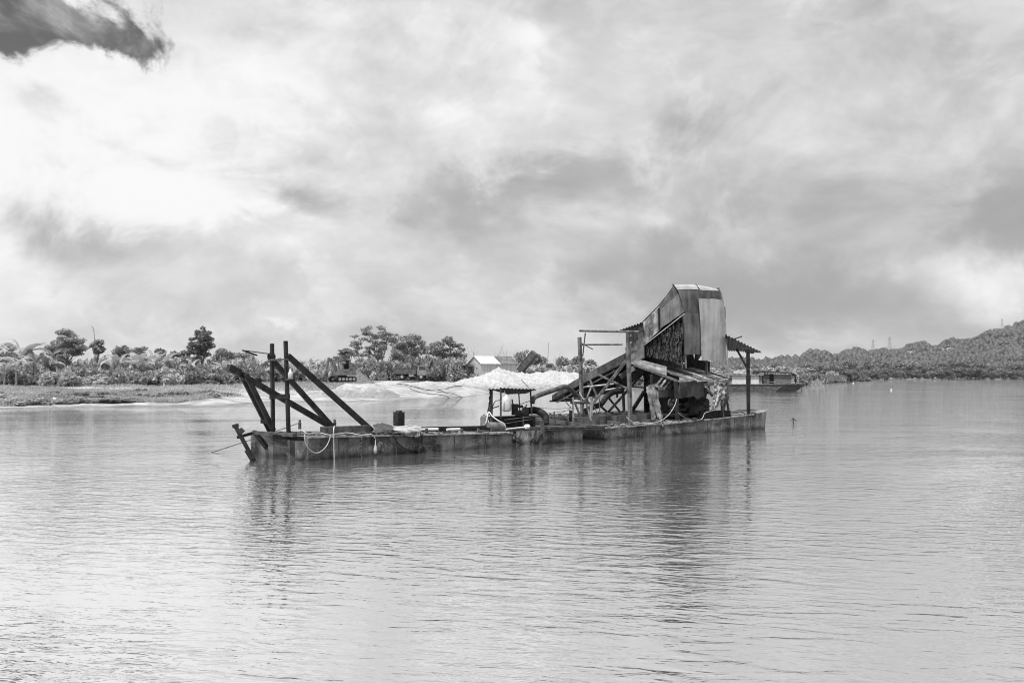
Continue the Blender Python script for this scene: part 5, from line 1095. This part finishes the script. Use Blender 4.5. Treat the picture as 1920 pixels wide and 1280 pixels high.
def big_heap(A, B):
    ridge = np.interp(A, [835, 870, 900, 935, 965, 985, 1005, 1030, 1050, 1075, 1100, 1130, 1160], [0.0, 0.8, 1.6, 3.0, 2.55, 2.3, 2.35, 2.75, 2.5, 2.7, 2.4, 1.8, 0.0])
    c = np.interp(A, [830, 900, 1000, 1160], [139, 142, 144, 146]); s = np.interp(A, [830, 900, 940, 1160], [8, 10, 13, 11])
    return ridge*np.clip(1-np.abs(B-c)/s, 0, 1)**1.15
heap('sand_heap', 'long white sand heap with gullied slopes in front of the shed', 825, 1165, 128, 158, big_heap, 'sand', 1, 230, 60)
def low_heap(A, B):
    r = np.interp(A, [590, 625, 650, 690, 715, 735, 755], [0, 0.45, 1.15, 1.3, 1.0, 0.5, 0]); c = 104+0.01*(A-660); return r*np.clip(1-(np.abs(B-c)/6.0)**2, 0, 1)**0.8
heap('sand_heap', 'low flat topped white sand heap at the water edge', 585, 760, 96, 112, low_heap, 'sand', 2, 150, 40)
def dark_heap(A, B): return 2.2*np.clip(1-np.hypot((A-664)/46, (B-134)/4.5), 0, 1)
heap('sand_heap', 'steep dark sand cone beside the excavator', 612, 716, 128, 140, dark_heap, 'sand_dark', 3, 70, 30)
def berm(A, B):
    r = np.interp(A, [690, 730, 760, 800, 840, 880], [0, 0.7, 0.35, 0.75, 0.5, 0]); return r*np.clip(1-np.abs(B-130)/6, 0, 1)
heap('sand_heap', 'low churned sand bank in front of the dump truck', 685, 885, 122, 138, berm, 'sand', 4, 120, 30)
for i, ((x0, y0), (x1, y1), lab) in enumerate((((735, 723), (872, 742), 'longest bamboo pole lying on the sand spit'), ((760, 727), (840, 736), 'short bamboo pole lying on the sand spit'), ((768, 736), (858, 744), 'curved bamboo pole lying closest to the water'), ((820, 731), (880, 718), 'bamboo pole leaning up the foot of the long heap'))):
    pts = []
    for f in np.linspace(0, 1, 8):
        px, py = x0+(x1-x0)*f, y0+(y1-y0)*f; d = float(np.interp(py, [718, 723, 730, 737, 745], [137, 129, 121, 114, 105])); p = G(px, d, 0.10); p.z += 0.12*math.sin(f*9+i); pts.append(p)
    solo('bamboo_pole', MB().tube(pts, 0.04, 6), M['wood_dark'], lab, 'pole', None, True)

# ------------------------------------------------------------------ shed
shb = G(902, 150); shb.z = 1.72
SH = empty('storage_shed', shb, 'plain boarded shed with gable roof behind the white sand heap', 'shed')
ca = math.radians(30); Lx = Vector((math.cos(ca), math.sin(ca), 0)); Wx = Vector((-math.sin(ca), math.cos(ca), 0)); L_, W_, eh, rh = 6.2, 4.0, 2.5, 3.55
S = lambda l, w_, z: shb+Lx*l+Wx*w_+Z3*z
nb = 10
for k in range(nb): # gable boards
    w0, w1 = W_*k/nb+0.012, W_*(k+1)/nb-0.012; hz = lambda w_: eh+(rh-eh)*(1-abs(w_/(W_/2)-1))
    part('wall_board', MB().hexa([S(0, w0, -0.3), S(0, w1, -0.3), S(0.05, w1, -0.3), S(0.05, w0, -0.3), S(0, w0, hz(w0)), S(0, w1, hz(w1)), S(0.05, w1, hz(w1)), S(0.05, w0, hz(w0))]), 'wall', SH)
for k in range(12):
    l0, l1 = 0.06+(L_-0.06)*k/12+0.012, 0.06+(L_-0.06)*(k+1)/12-0.012; part('wall_board', MB().hexa([S(l0, 0, -0.3), S(l1, 0, -0.3), S(l1, 0.05, -0.3), S(l0, 0.05, -0.3), S(l0, 0, eh), S(l1, 0, eh), S(l1, 0.05, eh), S(l0, 0.05, eh)]), 'wall', SH)
part('inner_wall', MB().hexa([S(0.08, 0.08, -0.3), S(L_-0.02, 0.08, -0.3), S(L_-0.02, W_-0.02, -0.3), S(0.08, W_-0.02, -0.3), S(0.08, 0.08, eh-0.02), S(L_-0.02, 0.08, eh-0.02), S(L_-0.02, W_-0.02, eh-0.02), S(0.08, W_-0.02, eh-0.02)]), 'wood_dark', SH)
for l0, l1, mt in ((-0.2, 1.5, 'roof_pale'), (1.52, 3.25, 'roof_pale'), (3.27, 4.9, 'roof_worn'), (4.92, 6.4, 'roof_worn')):
    part('roof_sheet', MB().corrugated(S(l0, -0.3, eh-0.10), S(l1, -0.3, eh-0.10), S(l1, W_/2, rh+0.06), S(l0, W_/2, rh+0.06), 8, 0.03, 0.01), mt, SH)
    part('roof_sheet', MB().corrugated(S(l0, W_/2+0.01, rh+0.06), S(l1, W_/2+0.01, rh+0.06), S(l1, W_+0.3, eh-0.1), S(l0, W_+0.3, eh-0.1), 8, 0.03, 0.01), mt, SH)
for w_, z in ((1.2, 1.6), (2.6, 1.1)): part('vent', MB().hexa([S(-0.03, w_, z), S(-0.03, w_+0.22, z), S(0, w_+0.22, z), S(0, w_, z), S(-0.03, w_, z+0.28), S(-0.03, w_+0.22, z+0.28), S(0, w_+0.22, z+0.28), S(0, w_, z+0.28)]), 'black', SH)
part('porch_roof', MB().thick([[S(-0.1, 2.0, 2.3), S(-0.1, 4.2, 2.3)], [S(-1.4, 2.0, 2.1), S(-1.4, 4.2, 2.1)]], 0.05), 'roof', SH)
for w_ in (2.1, 4.1): bar(SH, 'porch_post', S(-1.3, w_, -0.4), S(-1.3, w_, 2.1), 0.12, 0.12, 'wood_dark', Lx)
part('porch_screen', MB().thick([[S(-0.9, 4.0, 2.1), S(-0.1, 4.0, 2.1)], [S(-0.9, 4.0, -0.2), S(-0.1, 4.0, -0.2)]], 0.04), 'wood_dark', SH)

# ------------------------------------------------------------------ trucks and excavator
def dump_truck(name, label, px, d, rz, s=1.0, tip=0.0, rails=False, dz=0.0):
    """built along +x (cab end), wheels on the ground at local z = 0"""
    r = empty(name, (0, 0, 0), label, 'truck'); P = lambda n, mb, mt, par=r, sm=False: part(n, mb, mt, par, sm)
    P('chassis', MB().box(-2.4, 2.2, -0.38, 0.38, 0.55, 0.75), 'black')
    cabm = MB().hexa([(1.05, -0.85, 0.62), (2.45, -0.85, 0.62), (2.45, 0.85, 0.62), (1.05, 0.85, 0.62), (1.05, -0.85, 1.32), (2.42, -0.85, 1.32), (2.42, 0.85, 1.32), (1.05, 0.85, 1.32)])
    cabm.hexa([(1.08, -0.83, 1.322), (2.40, -0.83, 1.322), (2.40, 0.83, 1.322), (1.08, 0.83, 1.322), (1.15, -0.75, 2.05), (2.0, -0.75, 2.05), (2.0, 0.75, 2.05), (1.15, 0.75, 2.05)])
    cb = P('cab', cabm, 'truck')
    for sy in (-1, 1): P('side_window', MB().hexa([(1.3, sy*0.845, 1.38), (2.2, sy*0.845, 1.38), (2.2, sy*0.80, 1.38), (1.3, sy*0.80, 1.38), (1.32, sy*0.78, 1.92), (1.98, sy*0.78, 1.92), (1.98, sy*0.74, 1.92), (1.32, sy*0.74, 1.92)]), 'glass', cb)
    P('windscreen', MB().hexa([(2.36, -0.7, 1.40), (2.42, -0.7, 1.40), (2.42, 0.7, 1.40), (2.36, 0.7, 1.40), (2.02, -0.65, 1.95), (2.08, -0.65, 1.95), (2.08, 0.65, 1.95), (2.02, 0.65, 1.95)]), 'glass', cb)
    P('bumper', MB().box(2.44, 2.54, -0.85, 0.85, 0.5, 0.7), 'steel_mid', cb)
    for sy in (-0.6, 0.6): P('headlight', MB().lathe((2.44, sy, 0.9), [(0.12, 0), (0.1, 0.05)], 10, (1, 0, 0)), 'white', cb)
    R = Matrix.Rotation(tip, 4, 'Y'); piv = Vector((-2.3, 0, 0.8)); B = MB()
    B.box(-2.5, 0.95, -0.95, 0.95, 0.80, 0.88)
    for sy in (-0.95, 0.91): B.box(-2.5, 0.95, sy, sy+0.04, 0.881, 1.62)
    B.box(0.91, 0.95, -0.90, 0.90, 0.881, 1.75); B.box(-2.5, -2.46, -0.90, 0.90, 0.881, 1.55)
    for x in np.linspace(-2.3, 0.75, 6):
        for sy in (-1.0, 0.95): B.box(x, x+0.08, sy, sy+0.048, 0.85, 1.60)
    B.box(-2.5, 0.95, -1.0, -0.951, 1.60, 1.68)
    if rails:
        B = MB().box(-2.5, 0.95, -0.95, 0.95, 0.80, 0.92)
        for z in (1.15, 1.45, 1.75):
            for sy in (-0.95, 0.91): B.box(-2.5, 0.95, sy, sy+0.04, z, z+0.07)
        for x in np.linspace(-2.5, 0.9, 6):
            for sy in (-1.0, 0.952): B.box(x, x+0.06, sy, sy+0.045, 0.85, 1.82)
    B.v = [piv+(R @ (v-piv)) for v in B.v]; P('dump_bed', B, 'truck' if rails else 'steel_mid')
    for x, tw in ((1.65, 1), (-1.25, 2)):
        for sy in (-1, 1):
            wy = sy*0.72; wl = P('wheel', MB().lathe((x, wy-0.14, 0.38), [(0.28, 0), (0.37, 0.03), (0.38, 0.14), (0.37, 0.25), (0.28, 0.28)], 18, (0, 1, 0)), 'rubber', r, True)
            P('rim', MB().lathe((x, wy+sy*0.145, 0.38), [(0.22, 0), (0.2, 0.02), (0.08, 0.01)], 14, (0, sy, 0)), 'dirtwheel', wl)
    P('fuel_tank', MB().box(-0.2, 0.5, -0.85, -0.45, 0.42, 0.8), 'dirtwheel'); P('mudguard', MB().box(-1.75, -0.75, -0.92, -0.55, 0.79, 0.799), 'black')
    P('mirror', MB().box(2.15, 2.2, -1.05, -0.9, 1.5, 1.8), 'black', cb)
    r.location = G(px, d, dz); r.rotation_euler.z = rz; r.scale = (s, s, s); return r
dump_truck('dump_truck', 'dark dump truck parked side on below the airy trees', 772, 144, math.radians(-10), 0.98, dz=0.45)
dump_truck('flatbed_truck', 'open railed farm truck parked behind the lifting frame', 588, 138, math.radians(172), 0.86, 0, True)
dump_truck('dump_truck', 'dump truck with its bed raised behind the long sand heap', 1010, 160, math.radians(-14), 1.1, math.radians(-50), dz=0.9)
dump_truck('dump_truck', 'dump truck half hidden among bushes near the shed porch', 850, 158, math.radians(-14), 0.85)
EX = empty('excavator', (0, 0, 0), 'dark crawler excavator with folded boom and bucket on the ground', 'excavator')
E = lambda n, mb, mt, par=EX, sm=False: part(n, mb, mt, par, sm)
for y in (-0.95, 0.95):
    prof = [(-1.45, 0.35), (-1.3, 0.08), (-1.0, 0.0), (1.0, 0.0), (1.3, 0.08), (1.45, 0.35), (1.3, 0.62), (1.0, 0.70), (-1.0, 0.70), (-1.3, 0.62)]; n = len(prof)
    t_ = MB(); t_.add([(x, y-0.24, z) for x, z in prof]+[(x, y+0.24, z) for x, z in prof], [tuple(range(n)), tuple(reversed(range(n, 2*n)))]+[(k, (k+1) % n, n+(k+1) % n, n+k) for k in range(n)]); tr = E('track', t_, 'black')
    for x in (-1.0, -0.5, 0, 0.5, 1.0): E('roller', MB().lathe((x, y-0.27, 0.34), [(0.2, 0), (0.2, 0.03)], 12, (0, 1, 0)), 'dirtwheel', tr)
E('undercarriage', MB().box(-0.8, 0.8, -0.7, 0.7, 0.35, 0.72), 'machine'); E('turntable', MB().lathe((0, 0, 0.72), [(0.6, 0), (0.6, 0.12)], 16), 'black')
E('body', MB().hexa([(-1.0, -1.1, 0.85), (1.4, -1.1, 0.85), (1.4, 1.1, 0.85), (-1.0, 1.1, 0.85), (-1.0, -1.05, 1.3), (1.3, -1.05, 1.55), (1.3, 1.05, 1.55), (-1.0, 1.05, 1.3)]), 'machine')
E('engine_cover', MB().box(0.55, 1.3, -1.0, 1.0, 1.56, 1.95), 'machine'); E('counterweight', MB().box(1.3, 1.65, -1.0, 1.0, 0.95, 1.6), 'dirtwheel')
cb = MB()
for x in (-0.62, 0.45):
    for y in (-1.02, -0.12): cb.box(x-0.05, x+0.05, y-0.05, y+0.05, 1.35, 2.75)
cb.box(-0.72, 0.55, -1.12, -0.02, 2.752, 2.85); cb.box(-0.70, 0.52, -1.09, -0.05, 1.32, 1.62)
cab_ = E('cab', cb, 'machine'); E('seat', MB().box(0.0, 0.35, -0.8, -0.3, 1.621, 2.3), 'black', cab_); E('rear_window', MB().box(0.42, 0.44, -0.95, -0.2, 1.65, 2.7), 'glass', cab_)
E('boom', MB().beam((-0.75, 0.35, 1.3), (-1.15, 0.35, 2.75), 0.28, 0.40).beam((-1.1, 0.35, 2.65), (-1.85, 0.35, 2.95), 0.26, 0.34), 'machine')
E('stick', MB().beam((-1.75, 0.35, 2.98), (-2.2, 0.35, 1.1), 0.22, 0.30), 'machine'); E('ram', MB().tube([(-1.0, 0.35, 1.6), (-1.6, 0.35, 2.65)], 0.07, 8), 'dirtwheel', EX, True)
bk = MB(); prof = [(-2.05, 1.15), (-2.55, 1.0), (-2.75, 0.55), (-2.6, 0.15), (-2.2, 0.05)]; P0 = [[Vector((x, y, z)) for x, z in prof] for y in (-0.1, 0.35, 0.8)]; bk.thick(P0, 0.05)
for y in (-0.1, 0.76): bk.add([(x, y, z) for x, z in prof]+[(x, y+0.04, z) for x, z in prof], [tuple(range(5)), tuple(reversed(range(5, 10)))]+[(k, (k+1) % 5, 5+(k+1) % 5, 5+k) for k in range(5)])
bu = E('bucket', bk, 'steel_mid')
for y in (-0.05, 0.15, 0.35, 0.55, 0.75): E('tooth', MB().beam((-2.2, y, 0.05), (-1.95, y, -0.02), 0.09, 0.06), 'dirtwheel', bu)
EX.location = G(642, 127, 0.25); EX.rotation_euler.z = math.radians(38)

# ------------------------------------------------------------------ moored house boat
bb = Pz(1434, 734, 0.0); HB = empty('house_boat', bb, 'moored flat barge with one white cabin and one dark cabin', 'boat')
q = bb.y/F; X = lambda px: bb.x+(px-1434)*q; Zp = lambda py: (734-py)*q
Bx = lambda n, x0, x1, y0, y1, ya, yb, mt, par=HB: part(n, MB().box(X(x0), X(x1), bb.y+ya, bb.y+yb, Zp(y1), Zp(y0)), mt, par)
hm = MB(); xs = [1352, 1366, 1452, 1466, 1488, 1511]; zb = [-0.3, -0.3, -0.3, -0.3, -0.2, 0.95]; zt_ = [1.05, 1.05, 1.02, 1.02, 1.12, 1.32]
rows = []
for x, a, b in zip(xs, zb, zt_): rows.append([Vector((X(x), bb.y, a)), Vector((X(x), bb.y, b)), Vector((X(x), bb.y+3, b)), Vector((X(x), bb.y+3, a)), Vector((X(x), bb.y, a))])
hm.grid(rows); hm.f.append((0, 1, 2, 3)); k = (len(xs)-1)*5; hm.f.append((k+3, k+2, k+1, k)); part('hull', finish(hm), 'steel_mid', HB)
part('bow_plate', MB().add([(X(1453), bb.y-0.02, -0.1), (X(1466), bb.y-0.02, 0.78), (X(1507), bb.y-0.02, 1.1), (X(1490), bb.y-0.02, -0.1)], [(0, 1, 2, 3)]), 'steel', HB)
bar(HB, 'bow_rib', Vector((X(1453), bb.y-0.05, 0.0)), Vector((X(1466), bb.y-0.05, 0.8)), 0.06, 0.06, 'wood'); bar(HB, 'gunwale', Vector((X(1352), bb.y-0.04, 1.06)), Vector((X(1507), bb.y-0.04, 1.05)), 0.12, 0.10, 'wood')
Bx('white_cabin', 1374, 1400, 703.2, 720.5, 0.4, 2.6, 'white'); Bx('doorway', 1400.2, 1409, 703.6, 720.5, 0.8, 2.6, 'black'); Bx('white_cabin', 1409.2, 1424, 703.2, 720.5, 0.4, 2.6, 'white'); Bx('side_panel', 1424.2, 1430, 702.6, 720.5, 0.5, 2.6, 'cloth'); Bx('side_panel', 1368, 1373.8, 703, 720.5, 0.5, 2.6, 'cloth')  # right side panel: shaded cabin side painted in with the grey cloth tone
Bx('cabin_roof', 1366, 1432, 701.2, 703, 0.1, 2.9, 'cloth'); part('roof_bundle', cloth([[Pd(1375, 700.5, 150.6), Pd(1386, 700.5, 150.6), Pd(1398, 700.5, 150.6)], [Pd(1377, 696, 151), Pd(1385, 693.5, 151), Pd(1396, 692.5, 151)], [Pd(1375, 700.4, 151.8), Pd(1386, 700.4, 151.8), Pd(1398, 700.4, 151.8)]], 0.08, 0.05, 3), 'cloth', HB)
Bx('dark_cabin', 1431, 1445, 701, 719.5, 0.7, 2.6, 'steel_mid'); Bx('doorway', 1445.2, 1453.5, 701, 719.5, 1.1, 2.6, 'black'); Bx('dark_cabin', 1453.7, 1486, 702, 719.5, 0.7, 2.6, 'tank')
part('canopy', MB().thick([[Vector((X(x), bb.y+0.3, Zp(y))) for x, y in ((1420, 697.5), (1440, 698.3), (1465, 699.3), (1488, 700.5), (1494, 704))], [Vector((X(x), bb.y+2.8, Zp(y)+0.1)) for x, y in ((1420, 697), (1440, 697.3), (1465, 698.3), (1488, 699.5), (1494, 703.5))]], 0.09), 'roof', HB)
rod(HB, 'hoop', curve([Vector((X(1486), bb.y+0.4, Zp(701.5))), Vector((X(1492), bb.y+0.4, Zp(705))), Vector((X(1493.5), bb.y+0.4, Zp(718.5)))], 5), 0.07, 'black', 6)
bar(HB, 'handrail', Vector((X(1438), bb.y+0.1, Zp(715))), Vector((X(1455), bb.y+0.1, Zp(716))), 0.05, 0.06, 'wood_pale'); rod(HB, 'mooring_pole', [Vector((X(1502), bb.y-0.3, -0.5)), Vector((X(1502), bb.y-0.3, 0.8))], 0.05, 'steel_mid', 6)
sk = cloth([[Vector((X(1488.5), bb.y+0.6, Zp(703))), Vector((X(1490.5), bb.y+0.6, Zp(703)))], [Vector((X(1488), bb.y+0.6, Zp(711))), Vector((X(1491), bb.y+0.6, Zp(711)))], [Vector((X(1488), bb.y+0.6, Zp(718))), Vector((X(1490.5), bb.y+0.6, Zp(718)))]], 0.06, 0.04, 4)
solo('laundry_cloth', sk, M['cloth'], 'pale cloth hung under the hoop of the moored boat', 'cloth')
sk = cloth([[Vector((X(1495.5), bb.y+0.8, Zp(701.5))), Vector((X(1500.5), bb.y+0.8, Zp(701.5)))], [Vector((X(1495), bb.y+0.8, Zp(711))), Vector((X(1501), bb.y+0.8, Zp(711)))], [Vector((X(1496), bb.y+0.8, Zp(719.5))), Vector((X(1500), bb.y+0.8, Zp(719.5)))]], 0.08, 0.05, 5)
solo('laundry_cloth', sk, M['cloth'], 'wide pale cloth hung at the bow of the moored boat', 'cloth')
# marker sticks and floats in the water
MK = empty('marker_sticks', Pz(1487.5, 793, 0.0), 'small tripod of sticks poking out of the open water', 'marker'); dm = MK.location.y
bar(MK, 'stick', Pd(1487.5, 797, dm), Pd(1487, 783, dm), 0.04, 0.04, 'wood_dark', U3); bar(MK, 'stick', Pd(1486.5, 783, dm), Pd(1493.5, 789.5, dm), 0.03, 0.03, 'wood_dark', U3); bar(MK, 'stick', Pd(1486.5, 784, dm), Pd(1482.5, 789.5, dm), 0.018, 0.018, 'wood_dark', U3)
for px, py, r_, lab in ((1671, 731, 0.16, 'white round float alone on the open water'), (1600, 718.5, 0.2, 'tiny white float near the tip of the spit')):
    p = Pz(px, py, 0.0); solo('float', MB().lathe(p-Z3*r_*0.4, [(r_*0.5, 0), (r_, r_*0.5), (r_, r_*1.0), (r_*0.6, r_*1.5), (r_*0.15, r_*1.7)], 12), M['white'], lab, 'float', None, True)
for px, d, lab in ((72, 81.5, 'white plastic scrap lying in the shore grass'), (99, 82.5, 'small white scrap in the shore grass near bushes')):
    p = G(px, d, 0.15); solo('litter', cloth([[p, p+Vector((0.3, 0, 0.02))], [p+Vector((0, 0.1, 0.2)), p+Vector((0.3, 0.1, 0.22))], [p+Vector((0.05, 0.3, 0.1)), p+Vector((0.33, 0.3, 0.1))]], 0.03, 0.02, 3), M['white'], lab, 'litter')

# ------------------------------------------------------------------ thin river air that softens the hills
def haze():
    m, t, out = mat_base('river_haze'); v = t.node('ShaderNodeVolumePrincipled'); v.inputs['Color'].default_value = (0.9, 0.9, 0.9, 1)
    v.inputs['Density'].default_value = 0.00009; v.inputs['Anisotropy'].default_value = 0.1; t.l.new(v.outputs[0], out.inputs['Volume'])
    o = MB().box(-6600, 6600, -120, 6300, -4.0, 125).build('haze', m); tag(o, 'thin pale haze hanging over river and hills', None, None, 'stuff')
haze()
